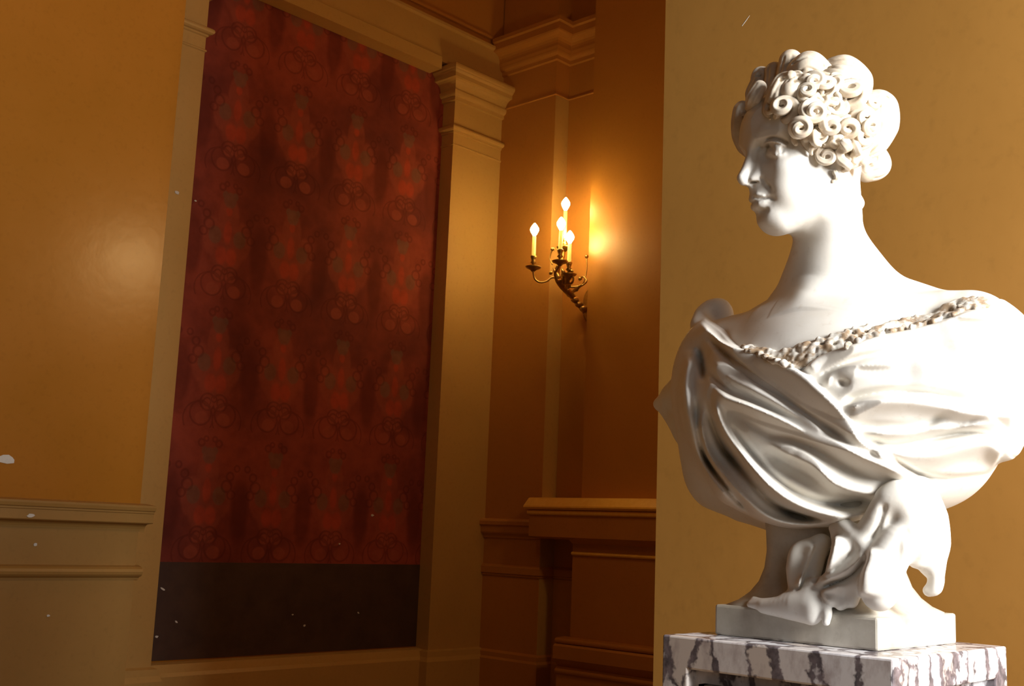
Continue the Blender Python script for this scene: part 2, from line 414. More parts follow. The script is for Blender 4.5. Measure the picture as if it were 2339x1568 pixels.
# left pier with its two rails
wl = struct(box('wall_left', -3.0, XLE, YL, 6.4, 0.0, TOP, M['ochre']))
lp = [(-3.0, YL), (XLE, YL)]
mould('dado_rail', [(-3.0, YL), (XLE+0.035, YL)], [(0.0, 1.085)]+arcp(0.0, 1.09, 0.035, 1.125, -1)+[(0.075, 1.128), (0.08, 1.132), (0.08, 1.175), (0.086, 1.178), (0.086, 1.186), (0.095, 1.19), (0.10, 1.205), (0.10, 1.215), (0.0, 1.225)], M['dadobuff'], wl)
mould('dado_lower_rail', [(-3.0, YL), (XLE+0.02, YL)], [(0.0, 0.852), (0.012, 0.855), (0.012, 0.862)]+bead(0.02, 0.868, 0.92, 0.03)+[(0.0, 0.925)], M['dadobuff'], wl)
mould('dado_panel', [(-3.0, YL), (XLE, YL)], [(0.0, 0.0), (0.006, 0.0), (0.006, 1.09), (0.0, 1.09)], M['dadobuff'], wl)
# wall behind the bust
wr = struct(box('wall_bust', XW, XB, -3.2, YWE, 0.0, TOP, M['bustwall']))

# plaster losses and flecks on the walls: small chips of bare plaster
random.seed(4)
def chip(x, y, plane, val, size, parent, aspect=1.0, ang=0.0, th=0.004):
    c = onY(x, y, val) if plane == 'Y' else onX(x, y, val)
    n = 9; V = []
    for k in range(n):
        a = 2*math.pi*k/n; r = size*random.uniform(0.65, 1.15)
        p, q = r*math.cos(a)*aspect, r*math.sin(a)
        p, q = p*math.cos(ang)-q*math.sin(ang), p*math.sin(ang)+q*math.cos(ang)
        V.append((p, q))
    if plane == 'Y': vv = [(c[0]+p, val-t_, c[2]+q) for t_ in (th, 0) for p, q in V]
    else: vv = [(val-t_, c[1]-p, c[2]+q) for t_ in (th, 0) for p, q in V]
    Fc = [tuple(range(n)), tuple(reversed(range(n, 2*n)))]+[(k, n+k, n+(k+1) % n, (k+1) % n) for k in range(n)]
    return mesh_obj('plaster_chip', vv, Fc, M['plaster'], parent)
chip(14, 1048, 'Y', YL, 0.022, wl, 2.2, -0.1)
chip(80, 1244, 'Y', YL-0.006, 0.008, wl, 1.3)
chip(110, 1407, 'Y', YL-0.006, 0.006, wl, 1.3)
chip(70, 1178, 'Y', YL-0.08, 0.010, wl, 1.9)
for (x, y, sz, asp, an) in ((850, 1178, .008, 1.6, 0), (775, 1243, .006, 1.3, 0), (402, 1421, .006, 1.8, -.6), (371, 1346, .007, 2.5, -.6), (358, 1455, .007, 1.6, 0),
                    (695, 1430, .007, 1.2, 0), (668, 1405, .005, 1.6, .5), (818, 1401, .006, 1.6, -.4), (446, 459, .006, 1.4, 0)):
    chip(x, y, 'Y', YR-0.002, sz, wb, asp, an)
chip(403, 440, 'Y', YP, 0.011, bpy.data.objects['trim_1'], 1.5, -0.2)
chip(1702, 50, 'X', XW, 0.0007, wr, 24.0, 0.78, 0.0006)

# ------------------------------------------------------------------ sculpting engine: signed distances on a grid, meshed with surface nets
class Grid:
    def __init__(s, lo, hi, h):
        s.lo = np.array(lo, float); s.h = h
        s.n = np.ceil((np.array(hi)-s.lo)/h).astype(int)+1
        s.D = np.full(s.n, 1.0, np.float32)
    def sl(s, lo, hi):
        a = np.clip(np.floor((np.array(lo)-s.lo)/s.h).astype(int), 0, s.n); b = np.clip(np.ceil((np.array(hi)-s.lo)/s.h).astype(int)+1, 0, s.n)
        if np.any(b-a < 1): return None
        ax = [(s.lo[i]+s.h*np.arange(a[i], b[i])).astype(np.float32) for i in range(3)]
        return a, b, (ax[0][:, None, None], ax[1][None, :, None], ax[2][None, None, :])
    def merge(s, a, b, d, k, op):
        v = s.D[a[0]:b[0], a[1]:b[1], a[2]:b[2]]
        if op == 'cut': x = np.maximum(v, -d); 
        else: x = np.minimum(v, d)
        if k > 0:
            e = np.abs(v-(-d if op == 'cut' else d)); hh = np.maximum(k-e, 0)/k
            x = x+hh*hh*k*0.25 if op == 'cut' else x-hh*hh*k*0.25
        v[...] = x
    def ell(s, c, r, k=0.0, ax=None, op='add'):
        c = np.array(c, float); r = np.array(r, float)
        ext = r if ax is None else np.sqrt(((np.array(ax).T*r)**2).sum(1))
        m = k+4*s.h; q = s.sl(c-ext-m, c+ext+m)
        if q is None: return
        a, b, (X, Y, Z) = q
        x, y, z = X-c[0], Y-c[1], Z-c[2]
        if ax is not None:
            A = np.array(ax, np.float32)
            x, y, z = [A[i, 0]*x+A[i, 1]*y+A[i, 2]*z for i in range(3)]
        x, y, z = x/r[0], y/r[1], z/r[2]
        k0 = np.sqrt(x*x+y*y+z*z); k1 = np.sqrt((x/r[0])**2+(y/r[1])**2+(z/r[2])**2)+1e-6
        s.merge(a, b, (k0*(k0-1)/k1).astype(np.float32), k, op)
    def chain(s, P, R, k=0.0, op='add'):
        P = np.array(P, float); R = np.broadcast_to(np.array(R, float), (len(P),))
        m = k+4*s.h+R.max(); q = s.sl(P.min(0)-m, P.max(0)+m)
        if q is None: return
        a, b, _ = q
        T = np.full(b-a, 1.0, np.float32)
        for i in range(len(P)-1):
            mm = k+4*s.h+max(R[i], R[i+1])
            g = s.sl(np.minimum(P[i], P[i+1])-mm, np.maximum(P[i], P[i+1])+mm)
            if g is None: continue
            c, d, (X, Y, Z) = g
            e = P[i+1]-P[i]; L = float(e@e)+1e-12
            x, y, z = X-P[i][0], Y-P[i][1], Z-P[i][2]
            t = np.clip((x*e[0]+y*e[1]+z*e[2])/L, 0, 1)
            dd = np.sqrt((x-t*e[0])**2+(y-t*e[1])**2+(z-t*e[2])**2)-(R[i]+(R[i+1]-R[i])*t)
            v = T[c[0]-a[0]:d[0]-a[0], c[1]-a[1]:d[1]-a[1], c[2]-a[2]:d[2]-a[2]]
            np.minimum(v, dd.astype(np.float32), out=v)
        s.merge(a, b, T, k, op)
    def field(s, fn, lo, hi, k=0.0, op='add'):
        q = s.sl(lo, hi)
        if q is None: return
        a, b, (X, Y, Z) = q
        s.merge(a, b, np.broadcast_to(fn(X, Y, Z), b-a).astype(np.float32), k, op)
    def at(s, p):
        i = np.rint((p-s.lo)/s.h).astype(int)
        if np.any(i < 0) or np.any(i >= s.n): return 1.0
        return float(s.D[tuple(i)])
    def hit(s, px, py, t0=1.2, t1=2.6):
        d = ray(px, py); t = t0
        while t < t1:
            v = s.at(CAMP+d*t)
            if v < s.h*0.5: return CAMP+d*t
            t += max(min(v*0.7, 0.02), s.h*0.5)
        return None
    def mesh(s):
        D = s.D; S = D < 0
        def cor(A, i, j, k): return A[i:A.shape[0]-1+i, j:A.shape[1]-1+j, k:A.shape[2]-1+k]
        cs = [(i, j, k) for i in (0, 1) for j in (0, 1) for k in (0, 1)]
        cnt = np.zeros([q-1 for q in D.shape], np.int8)
        for c in cs: cnt += cor(S, *c)
        mix = (cnt > 0) & (cnt < 8)
        I = np.argwhere(mix); idx = np.full(mix.shape, -1, np.int32); idx[mix] = np.arange(len(I))
        val = np.stack([cor(D, *c)[mix] for c in cs], 1)
        pos = np.zeros((len(I), 3)); num = np.zeros(len(I))
        for a in range(8):
            for b in range(a+1, 8):
                ca, cb = np.array(cs[a]), np.array(cs[b])
                if np.abs(ca-cb).sum() != 1: continue
                va, vb = val[:, a], val[:, b]; m = (va < 0) != (vb < 0)
                t = np.where(m, va/np.where(m, va-vb, 1), 0)
                pos[m] += (ca+(cb-ca)*t[:, None])[m]; num[m] += 1
        V = (I+pos/num[:, None])*s.h+s.lo
        Fs = []
        for ax in range(3):
            o1, o2 = [q for q in range(3) if q != ax]
            A = np.take(S, range(0, S.shape[ax]-1), ax); B = np.take(S, range(1, S.shape[ax]), ax)
            ch = A != B
            E = np.argwhere(ch); E = E[(E[:, o1] > 0) & (E[:, o2] > 0) & (E[:, o1] < S.shape[o1]-1) & (E[:, o2] < S.shape[o2]-1)]
            ins = A[tuple(E.T)]
            qs = []
            for d1, d2 in ((1, 1), (0, 1), (0, 0), (1, 0)):
                e = E.copy(); e[:, o1] -= d1; e[:, o2] -= d2; qs.append(idx[tuple(e.T)])
            Q = np.stack(qs, 1)
            fl = ins if ax != 1 else ~ins
            Q[~fl] = Q[~fl][:, ::-1]
            Fs.append(Q)
        return V, np.concatenate(Fs)
    def obj(s, name, mat, parent=None, relax=1):
        V, Q = s.mesh()
        for _ in range(relax):
            acc = np.zeros_like(V); n = np.zeros(len(V))
            for i in range(4):
                a, b = Q[:, i], Q[:, (i+1) % 4]
                np.add.at(acc, a, V[b]); np.add.at(n, a, 1); np.add.at(acc, b, V[a]); np.add.at(n, b, 1)
            V = V*0.5+0.5*acc/np.maximum(n, 1)[:, None]
        me = bpy.data.meshes.new(name)
        me.vertices.add(len(V)); me.vertices.foreach_set('co', V.astype(np.float32).ravel())
        me.loops.add(Q.size); me.loops.foreach_set('vertex_index', Q.astype(np.int32).ravel())
        me.polygons.add(len(Q)); me.polygons.foreach_set('loop_start', np.arange(0, Q.size, 4, dtype=np.int32))
        me.polygons.foreach_set('loop_total', np.full(len(Q), 4, np.int32))
        me.polygons.foreach_set('use_smooth', np.ones(len(Q), bool))
        me.update(); me.validate(); me.materials.append(mat)
        return link(bpy.data.objects.new(name, me), parent)


class HMap:
    """carving lines: each is a line over the form with a height and a width to either side; heights add up and move the surface"""
    def __init__(s, x0, y0, x1, y1, st):
        s.x0, s.y0, s.st = x0, y0, st
        s.gx, s.gy = np.meshgrid(np.arange(x0, x1, st), np.arange(y0, y1, st), indexing='ij'); s.HM = np.zeros_like(s.gx)
    def __call__(s, pts, h, wa, wb, tip=0.18, tip2=None):
        P = catmull(pts, 6); n = len(P); m = 3*max(wa, wb)+20*s.st
        i0, i1 = [int(np.clip(q, 0, s.gx.shape[0])) for q in ((P[:, 0].min()-m-s.x0)/s.st, (P[:, 0].max()+m-s.x0)/s.st)]
        j0, j1 = [int(np.clip(q, 0, s.gx.shape[1])) for q in ((P[:, 1].min()-m-s.y0)/s.st, (P[:, 1].max()+m-s.y0)/s.st)]
        X, Y = s.gx[i0:i1, j0:j1], s.gy[i0:i1, j0:j1]
        best = np.full(X.shape, 1e9); sd = np.zeros_like(X); tt = np.zeros_like(X)
        for i in range(n-1):
            e_ = P[i+1]-P[i]; L_ = e_@e_+1e-9
            t = np.clip(((X-P[i, 0])*e_[0]+(Y-P[i, 1])*e_[1])/L_, 0, 1)
            dx, dy = X-P[i, 0]-t*e_[0], Y-P[i, 1]-t*e_[1]; d = np.hypot(dx, dy)
            s_ = np.sign(e_[0]*(Y-P[i, 1])-e_[1]*(X-P[i, 0])); u = d < best
            best[u] = d[u]; sd[u] = (d*s_)[u]; tt[u] = ((i+t)/(n-1))[u]
        w_ = np.where(sd < 0, wa, wb)
        t2 = tip2 if tip2 is not None else tip
        tp = (np.clip(tt/tip, 0, 1) if tip > 0 else 1)*(np.clip((1-tt)/t2, 0, 1) if t2 > 0 else 1)
        s.HM[i0:i1, j0:j1] += h*np.exp(-(sd/w_)**2)*(tp*tp*(3-2*tp))
    def apply(s, g, wfn):
        for i0 in range(0, g.n[0], 40):
            i1 = min(i0+40, g.n[0])
            X = g.lo[0]+g.h*np.arange(i0, i1)[:, None, None]; Y = g.lo[1]+g.h*np.arange(g.n[1])[None, :, None]; Z = g.lo[2]+g.h*np.arange(g.n[2])[None, None, :]
            dx, dy, dz = X-CAMP[0], Y-CAMP[1], Z-CAMP[2]
            dep = dx*cF[0]+dy*cF[1]+dz*cF[2]
            fi = (1169.5+FPX*(dx*cR[0]+dy*cR[1]+dz*cR[2])/dep-s.x0)/s.st; fj = (784-FPX*(dx*cU[0]+dy*cU[1]+dz*cU[2])/dep-s.y0)/s.st
            H_ = s.HM; fi = np.clip(fi, 0, H_.shape[0]-1.01); fj = np.clip(fj, 0, H_.shape[1]-1.01)
            ii, jj = fi.astype(np.int32), fj.astype(np.int32); fi -= ii; fj -= jj
            hg_ = H_[ii, jj]*(1-fi)*(1-fj)+H_[ii+1, jj]*fi*(1-fj)+H_[ii, jj+1]*(1-fi)*fj+H_[ii+1, jj+1]*fi*fj
            g.D[i0:i1] -= (hg_*wfn(X, Y, Z)).astype(np.float32)

# ------------------------------------------------------------------ marble pedestal
PX0, PX1, PY0, PY1, PZ = 1.525, 1.934, 0.715, 1.095, 1.003
ped = empty('marble_pedestal', ((PX0+PX1)/2, (PY0+PY1)/2, 0))
tag(ped, 'square pedestal of white marble with dark violet veins under the bust', 'pedestal')
def pchild(o, root):
    o.parent = root; o.matrix_parent_inverse = Matrix.Translation(-Vector(root.location)); return o
def panelled(x0, x1, y0, y1, z0, z1, margin, depth):
    bm = box_bm(x0, x1, y0, y1, z0, z1)
    bmesh.ops.recalc_face_normals(bm, faces=bm.faces)
    sides = [f_ for f_ in bm.faces if abs(f_.normal.z) < 0.5]
    bmesh.ops.inset_individual(bm, faces=sides, thickness=margin, depth=0)
    for f_ in sides:
        n_ = f_.normal.copy()
        r = bmesh.ops.extrude_discrete_faces(bm, faces=[f_])
        bmesh.ops.translate(bm, verts=list(r['faces'][0].verts), vec=-n_*depth)
    return bm
o = bm_obj('shaft', panelled(PX0, PX1, PY0, PY1, 0.14, PZ, 0.068, 0.022), M['breccia'], None)
pchild(o, ped)
bv = o.modifiers.new('bevel', 'BEVEL'); bv.width = 0.003; bv.segments = 2; bv.limit_method = 'ANGLE'
pchild(box('base', PX0-0.03, PX1+0.03, PY0-0.03, PY1+0.03, 0.0, 0.14, M['breccia'], None, 0.006), ped)
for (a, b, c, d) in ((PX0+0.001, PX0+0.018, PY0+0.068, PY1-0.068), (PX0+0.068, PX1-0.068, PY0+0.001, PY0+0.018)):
    bm = bmesh.new(); zt, zb = PZ-0.068, 0.208  # thin dark strips put in as the shade along the recess
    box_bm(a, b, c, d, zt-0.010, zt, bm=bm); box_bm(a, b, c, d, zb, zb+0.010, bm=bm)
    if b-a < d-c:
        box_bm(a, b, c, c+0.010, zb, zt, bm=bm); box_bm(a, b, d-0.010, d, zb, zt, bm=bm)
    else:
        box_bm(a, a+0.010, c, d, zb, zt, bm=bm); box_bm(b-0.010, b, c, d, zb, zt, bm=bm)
    q = pchild(bm_obj('recess_shade', bm, M['shadowgap'], None), ped); q['label'] = 'dark strips painting in the shade of the sunk panel'

# ------------------------------------------------------------------ the bust
BX, BY = 1.75, 0.918
bust = empty('marble_bust', (BX, BY, PZ))
tag(bust, 'white marble bust of a woman with curled hair and draped cloak on veined pedestal', 'bust')
# plinth: square block, then a concave flare up to the truncated torso
x0, x1, y0, y1 = 1.612, 1.892, 0.778, 1.056
pchild(box('plinth', x0, x1, y0, y1, PZ, PZ+0.048, M['basemarble'], None, 0.004), bust)
prof = [(0.139, 1.046), (0.137, 1.052), (0.122, 1.060), (0.108, 1.073), (0.097, 1.090), (0.090, 1.112), (0.087, 1.14), (0.088, 1.17), (0.092, 1.22)]
V = []; Fc = []; seg = 40
for (h_, z_) in prof:
    for k in range(seg):
        a = 2*math.pi*k/seg; c_, s_ = math.cos(a), math.sin(a)
        e = 8.0; rr = h_/((abs(c_)**e+abs(s_)**e)**(1/e))
        V.append(((x0+x1)/2+rr*c_, (y0+y1)/2+rr*s_, z_))
for i in range(len(prof)-1):
    for k in range(seg):
        k2 = (k+1) % seg; Fc.append((i*seg+k, i*seg+k2, (i+1)*seg+k2, (i+1)*seg+k))
Fc.append(tuple(reversed(range(seg)))); Fc.append(tuple((len(prof)-1)*seg+k for k in range(seg)))
pchild(mesh_obj('socle', V, Fc, M['basemarble'], None, True), bust)

# --- head frame (forward g, her left l, up w), fitted to the face's landmarks
HS = 1.121; HC = np.array([1.6800, 0.9188, 1.7844])
hy, hp, hr = math.radians(33.5), math.radians(-7.3), math.radians(-2)
_g = np.array([-math.cos(hy), math.sin(hy), 0]); _l = np.array([-_g[1], _g[0], 0]); _w = np.array([0, 0, 1.0])
hg = _g*math.cos(hp)+_w*math.sin(hp); _w2 = -_g*math.sin(hp)+_w*math.cos(hp)
hl = _l*math.cos(hr)+_w2*math.sin(hr); hw = -_l*math.sin(hr)+_w2*math.cos(hr)
def H(u, l, w_): return HC+HS*(hg*u+hl*l+hw*w_)
HA = [hg, hl, hw]

# --- figure: head, neck, chest and shoulders as one surface
G = Grid((1.52, 0.60, 1.34), (1.92, 1.25, 1.97), 0.0018)
def he(u, l, w_, a, b, c, k, op='add', rot=None):
    ax = HA
    if rot is not None:      # rotate about the head's own left axis by rot degrees
        t = math.radians(rot); ax = [hg*math.cos(t)+hw*math.sin(t), hl, -hg*math.sin(t)+hw*math.cos(t)]
    G.ell(H(u, l, w_), (a*HS, b*HS, c*HS), k*HS, ax, op)
def hc(P, R, k, op='add'):
    G.chain([H(*p) for p in P], np.array(R)*HS, k*HS, op)
he(-0.004, 0, 0.045, 0.096, 0.074, 0.080, 0)            # cranium
he(0.030, 0, -0.020, 0.060, 0.056, 0.073, 0.03)         # face block
he(0.050, 0, -0.050, 0.043, 0.034, 0.052, 0.026)         # muzzle
he(0.072, 0, 0.048, 0.026, 0.052, 0.036, 0.03)          # forehead
he(0.0725, 0, -0.084, 0.021, 0.021, 0.016, 0.020)        # chin
for s in (1, -1):
    hc([(0.008, 0.050*s, -0.045), (0.022, 0.043*s, -0.074), (0.062, 0.016*s, -0.089)], [0.017, 0.015, 0.011], 0.026)   # jaw line
    he(0.052, 0.042*s, -0.018, 0.028, 0.020, 0.020, 0.025)   # cheekbone
    he(0.052, 0.033*s, -0.044, 0.026, 0.018, 0.026, 0.022)   # cheek
    he(0.0945, 0.034*s, 0.0125, 0.021, 0.021, 0.0170, 0.010, 'cut')  # eye socket
    he(0.0925, 0.011*s, 0.006, 0.012, 0.008, 0.018, 0.010, 'cut')
    hc([(0.0925, 0.010*s, 0.029), (0.0885, 0.028*s, 0.037), (0.074, 0.047*s, 0.031)], [0.0055, 0.0055, 0.005], 0.014)  # brow
he(0.052, 0, -0.012, 0.040, 0.026, 0.034, 0.015)
hc([(0.088, 0, 0.030), (0.096, 0, 0.012), (0.107, 0, -0.010), (0.1145, 0, -0.022)], [0.0080, 0.0072, 0.0074, 0.0080], 0.010)  # nose bridge to tip
for s in (1, -1):
    he(0.094, 0.0112*s, -0.0270, 0.0140, 0.0064, 0.0066, 0.009)
    hc([(0.084, 0.008*s, 0.012), (0.089, 0.010*s, -0.008), (0.094, 0.011*s, -0.022)], [0.0055, 0.0060, 0.0060], 0.010)   # nostril wings
hc([(0.112, 0, -0.029), (0.101, 0, -0.034)], [0.0055, 0.0055], 0.006)
for s in (1, -1):
    he(0.104, 0.0068*s, -0.0370, 0.0055, 0.0026, 0.0026, 0.003, 'cut')  # nostrils
    hc([(0.094, 0.019*s, -0.028), (0.086, 0.027*s, -0.042)], [0.001, 0.001], 0.006, 'cut')     # naso-labial hollow
# mouth
he(0.0885, 0, -0.053, 0.014, 0.019, 0.020, 0.011)
hc([(0.0875, 0.0195, -0.0570), (0.0965, 0.010, -0.0520), (0.0985, 0, -0.0535), (0.0965, -0.010, -0.0520), (0.0875, -0.0195, -0.0570)], [0.0028, 0.0048, 0.0052, 0.0048, 0.0028], 0.004)
hc([(0.0875, 0.0180, -0.0600), (0.0950, 0.010, -0.0655), (0.0965, 0, -0.0660), (0.0950, -0.010, -0.0655), (0.0875, -0.0180, -0.0600)], [0.0028, 0.0046, 0.0050, 0.0046, 0.0028], 0.005)
hc([(0.0905, 0.0225, -0.0565), (0.0990, 0.012, -0.0583), (0.1040, 0, -0.0595), (0.0990, -0.012, -0.0583), (0.0905, -0.0225, -0.0565)], [0.0016, 0.0014, 0.0014, 0.0014, 0.0016], 0.003, 'cut')
for s in (-1,): he(0.090, 0.0245*s, -0.0565, 0.006, 0.004, 0.006, 0.008, 'cut')
he(0.105, 0, -0.0785, 0.010, 0.020, 0.006, 0.012, 'cut')
hc([(0.110, 0, -0.038), (0.110, 0, -0.047)], [0.0035, 0.003], 0.006, 'cut')
# eyes: ball, then lids as arcs that lie on it
for s in (1, -1):
    E0 = (0.0665, 0.0335*s, 0.0125); er = 0.0172
    he(*E0, er, er, er, 0.0015 if s < 0 else 0.005)
    if s > 0: continue
    def lid(el0, el1, rad, lift, k):
        P = []
        for i in range(11):
            t = -1+0.2*i; az = t*0.95; el = el0+(el1-el0)*(1-abs(t)**2.2); q = er+lift
            P.append((E0[0]+q*math.cos(el)*math.cos(az), E0[1]+q*math.cos(el)*math.sin(az)*s, E0[2]+q*math.sin(el)))
        hc(P, [rad]*11, k)
    lid(-0.02, 0.50, 0.0019, 0.0010, 0.0015)     # upper lid margin
    lid(0.22, 0.86, 0.0030, -0.0008, 0.004)      # fold of the upper lid
    lid(-0.10, -0.46, 0.0016, 0.0004, 0.002)     # lower lid margin
    lid(-0.35, -0.80, 0.0030, -0.0016, 0.006)
    he(E0[0]+er*0.985, E0[1]-0.0015*s, E0[2]+0.0012, 0.0022, 0.0040, 0.0040, 0.001, 'cut')   # drilled pupil
for s in (1, -1):
    # ear
    he(-0.004, 0.070*s, -0.004, 0.014, 0.007, 0.028, 0.006)
    he(0.004, 0.078*s, -0.002, 0.008, 0.006, 0.014, 0.006, 'cut')
# carving of the side of the face that is turned to the light: lids, pupil, nostril, lips
face = HMap(1660, 240, 1900, 560, 0.7)
face([(1752, 339), (1770, 339), (1788, 342)], 0.0060, 12, 12, 0.2)
face([(1744, 334), (1750, 327), (1762, 323), (1775, 325), (1787, 330), (1798, 336)], 0.0052, 3.2, 2.5, 0.15)
face([(1746, 322), (1762, 315), (1778, 317), (1792, 323), (1802, 330)], -0.0042, 3.5, 3.0, 0.2)
face([(1745, 346), (1758, 353), (1774, 355), (1788, 351), (1797, 343)], 0.0030, 3, 6, 0.2)
face([(1752, 343), (1764, 349), (1778, 350)], 0.0022, 6, 5, 0.25)
face([(1757, 334), (1761, 338)], -0.0085, 5.5, 5.5, 0, 0)
face([(1734, 318), (1733, 332), (1738, 346)], -0.0034, 8, 8, 0.3)
face([(1735, 308), (1752, 298), (1775, 297), (1798, 307)], 0.0006, 7, 5, 0.25)
face([(1706, 419), (1720, 417), (1735, 415)], -0.0050, 2.5, 2.5, 0.2)
face([(1737, 392), (1745, 403), (1741, 414)], -0.0009, 3.5, 4, 0.25)
face([(1716, 450), (1734, 453), (1748, 454), (1758, 451)], -0.0026, 2.2, 2.4, 0.1, 0.15)
face([(1756, 446), (1763, 452), (1764, 460)], -0.0035, 6, 6, 0.3)
face([(1722, 443), (1736, 445), (1750, 450)], 0.0016, 4, 3, 0.25)
face([(1726, 464), (1740, 464), (1752, 459)], 0.0006, 4, 5, 0.25)
face([(1728, 479), (1744, 481), (1758, 476)], -0.0026, 5, 6, 0.25)
face([(1748, 418), (1758, 430), (1766, 444)], -0.0022, 6, 7, 0.3)
face.apply(G, lambda X, Y, Z: np.clip(((X-HC[0])*hl[0]+(Y-HC[1])*hl[1]+(Z-HC[2])*hl[2]+0.002)/0.006, 0, 1))
# neck
NB = np.array([1.750, 0.928, 1.535])
G.chain([H(-0.022, 0, -0.020), H(-0.020, 0, -0.085), NB+(-0.004, 0, 0.065), NB], [0.054, 0.0535, 0.060, 0.070], 0.025)
hcs = [H(-0.010, 0.052, -0.045), NB+(-0.040, -0.030, 0.060), NB+(-0.070, -0.002, 0.010)]
G.chain(catmull(hcs, 5), np.linspace(0.012, 0.008, 11), 0.035)
# shoulders and chest
for s in (1, -1):
    G.chain([(1.778, BY, 1.600), (1.785, BY-0.10*s, 1.545), (1.780, BY-0.20*s, 1.497)], [0.045, 0.048, 0.050], 0.075)
    G.ell((1.768, BY-0.235*s, 1.472), (0.070, 0.062, 0.072), 0.05)
    G.chain([(1.690, BY-0.02*s, 1.512), (1.700, BY-0.10*s, 1.525), (1.74, BY-0.19*s, 1.530)], [0.004, 0.006, 0.008], 0.035)   # collar bone
G.ell((1.745, BY, 1.440), (0.140, 0.215, 0.125), 0.05)
G.ell((1.665, BY, 1.400), (0.075, 0.12, 0.075), 0.05)
G.ell((1.660, BY-0.075, 1.385), (0.062, 0.075, 0.070), 0.05)
G.ell((1.660, BY+0.075, 1.385), (0.062, 0.075, 0.070), 0.05)

# --- drapery
K = Grid((1.50, 0.55, 1.155), (1.98, 1.33, 1.66), 0.0024)
K.ell((1.752, BY, 1.385), (0.160, 0.272, 0.203), 0)
K.ell((1.760, 0.672, 1.43), (0.095, 0.070, 0.115), 0.06)
K.ell((1.755, 1.150, 1.43), (0.095, 0.068, 0.125), 0.06)
K.ell((1.655, BY-0.06, 1.385), (0.075, 0.13, 0.085), 0.06)
K.ell((1.655, BY+0.08, 1.375), (0.075, 0.12, 0.085), 0.06)
K.ell(onX(1650, 1050, 1.775), (0.07, 0.075, 0.085), 0.05)
K.ell((1.695, 0.945, 1.247), (0.112, 0.150, 0.064), 0.04)
K.chain([onX(1640, 1105, 1.775), onX(1700, 1150, 1.77), onX(1770, 1172, 1.76)], [0.035, 0.032, 0.03], 0.04)
K.ell(onX(2125, 1040, 1.765), (0.085, 0.085, 0.075), 0.05)
base = K.D.copy()
def spath(pts, out=0.0, per=5, cur=False):
    """pixel path -> points on the draped torso it lies on, pushed out along the surface normal"""
    px = catmull(pts, per); res = []
    B = Grid.__new__(Grid); B.lo, B.h, B.n, B.D = K.lo, K.h, K.n, (K.D if cur else base)
    for x, y in px:
        p = B.hit(x, y)
        if p is None: continue
        if out:
            e = 0.006
            gr = np.array([B.at(p+np.eye(3)[i]*e)-B.at(p-np.eye(3)[i]*e) for i in range(3)])
            gr /= np.linalg.norm(gr)+1e-9; p = p+gr*out
        res.append(p)
    return np.array(res)
def smoothp(P, n=2):
    P = P.copy()
    for _ in range(n): P[1:-1] = (P[:-2]+2*P[1:-1]+P[2:])/4
    return P
def ridge(pts, r, k=0.014, out=0.0, taper=True):
    P = spath(pts, out)
    if len(P) < 3: return
    P = smoothp(P); t = np.linspace(0, 1, len(P))
    R = np.interp(t, np.linspace(0, 1, len(r)), r) if isinstance(r, (list, tuple)) else r*np.clip(np.minimum(t, 1-t)*6+0.35, 0, 1) if taper else np.full(len(P), r)
    K.chain(P, R, k)
def valley(pts, r, k=0.008, out=0.002):
    P = spath(pts, out, 5, True)
    if len(P) < 3: return
    P = smoothp(P); t = np.linspace(0, 1, len(P))
    R = r*np.clip(np.minimum(t, 1-t)*5+0.15, 0, 1)
    K.chain(P, R, k, 'cut')
# neckline: everything above the two planes that meet in the V is skin
def neck(X, Y, Z):
    a = (1.408+(Y-0.90)*0.50+(X-1.6)*0.10)-Z; b = (1.408+(0.90-Y)*0.42+(X-1.6)*0.10)-Z
    return np.maximum(a, b)*0.88
K.field(neck, K.lo, K.lo+K.h*(K.n-1), 0.0, 'cut')
fold = HMap(1470, 640, 2420, 1260, 1.5)
A_ = [(1597, 735), (1628, 765), (1656, 788), (1717, 810), (1776, 825), (1831, 855), (1880, 899), (1917, 936), (1946, 980), (1976, 1017), (2028, 1041), (2072, 1077), (2127, 1106)]
fold(A_, 0.017, 5, 34, 0.05, 0.15)                     # free border of the cloak, overlapping everything to its right
fold([(1602, 758), (1658, 812), (1720, 864), (1776, 901), (1831, 942), (1887, 979), (1954, 1016)], -0.022, 13, 8)
fold([(1606, 800), (1660, 858), (1720, 890), (1790, 928), (1850, 962), (1920, 1000)], 0.010, 12, 13)
fold([(1604, 838), (1650, 884), (1720, 916), (1790, 950), (1860, 988), (1925, 1018)], -0.012, 9, 7)
fold([(1612, 870), (1658, 908), (1720, 931), (1776, 953), (1831, 979), (1887, 1005), (1961, 1042), (2035, 1075), (2109, 1101)], 0.020, 11, 20, 0.12)
fold([(1640, 915), (1700, 955), (1760, 992), (1820, 1012), (1880, 1040), (1940, 1075), (2010, 1100)], -0.009, 14, 14)
fold([(1745, 1008), (1798, 1036), (1850, 1059), (1876, 1081), (1905, 1107), (1954, 1126), (2028, 1134), (2105, 1134)], 0.020, 30, 5, 0.22, 0.08)
fold([(1800, 1030), (1812, 1042), (1828, 1055)], -0.006, 16, 14, 0.5)    # turned corner of the hem
fold([(1735, 1020), (1790, 1058), (1850, 1090), (1900, 1125), (1960, 1143), (2030, 1148)], -0.014, 12, 26)
fold([(1622, 895), (1641, 950), (1663, 994), (1693, 1035), (1723, 1072), (1761, 1113), (1812, 1149), (1879, 1174), (1950, 1179), (2012, 1152)], 0.022, 15, 13, 0.1)
fold([(1640, 930), (1668, 975), (1705, 1025), (1750, 1075), (1800, 1115), (1860, 1145), (1930, 1155), (1995, 1145)], -0.012, 10, 9)
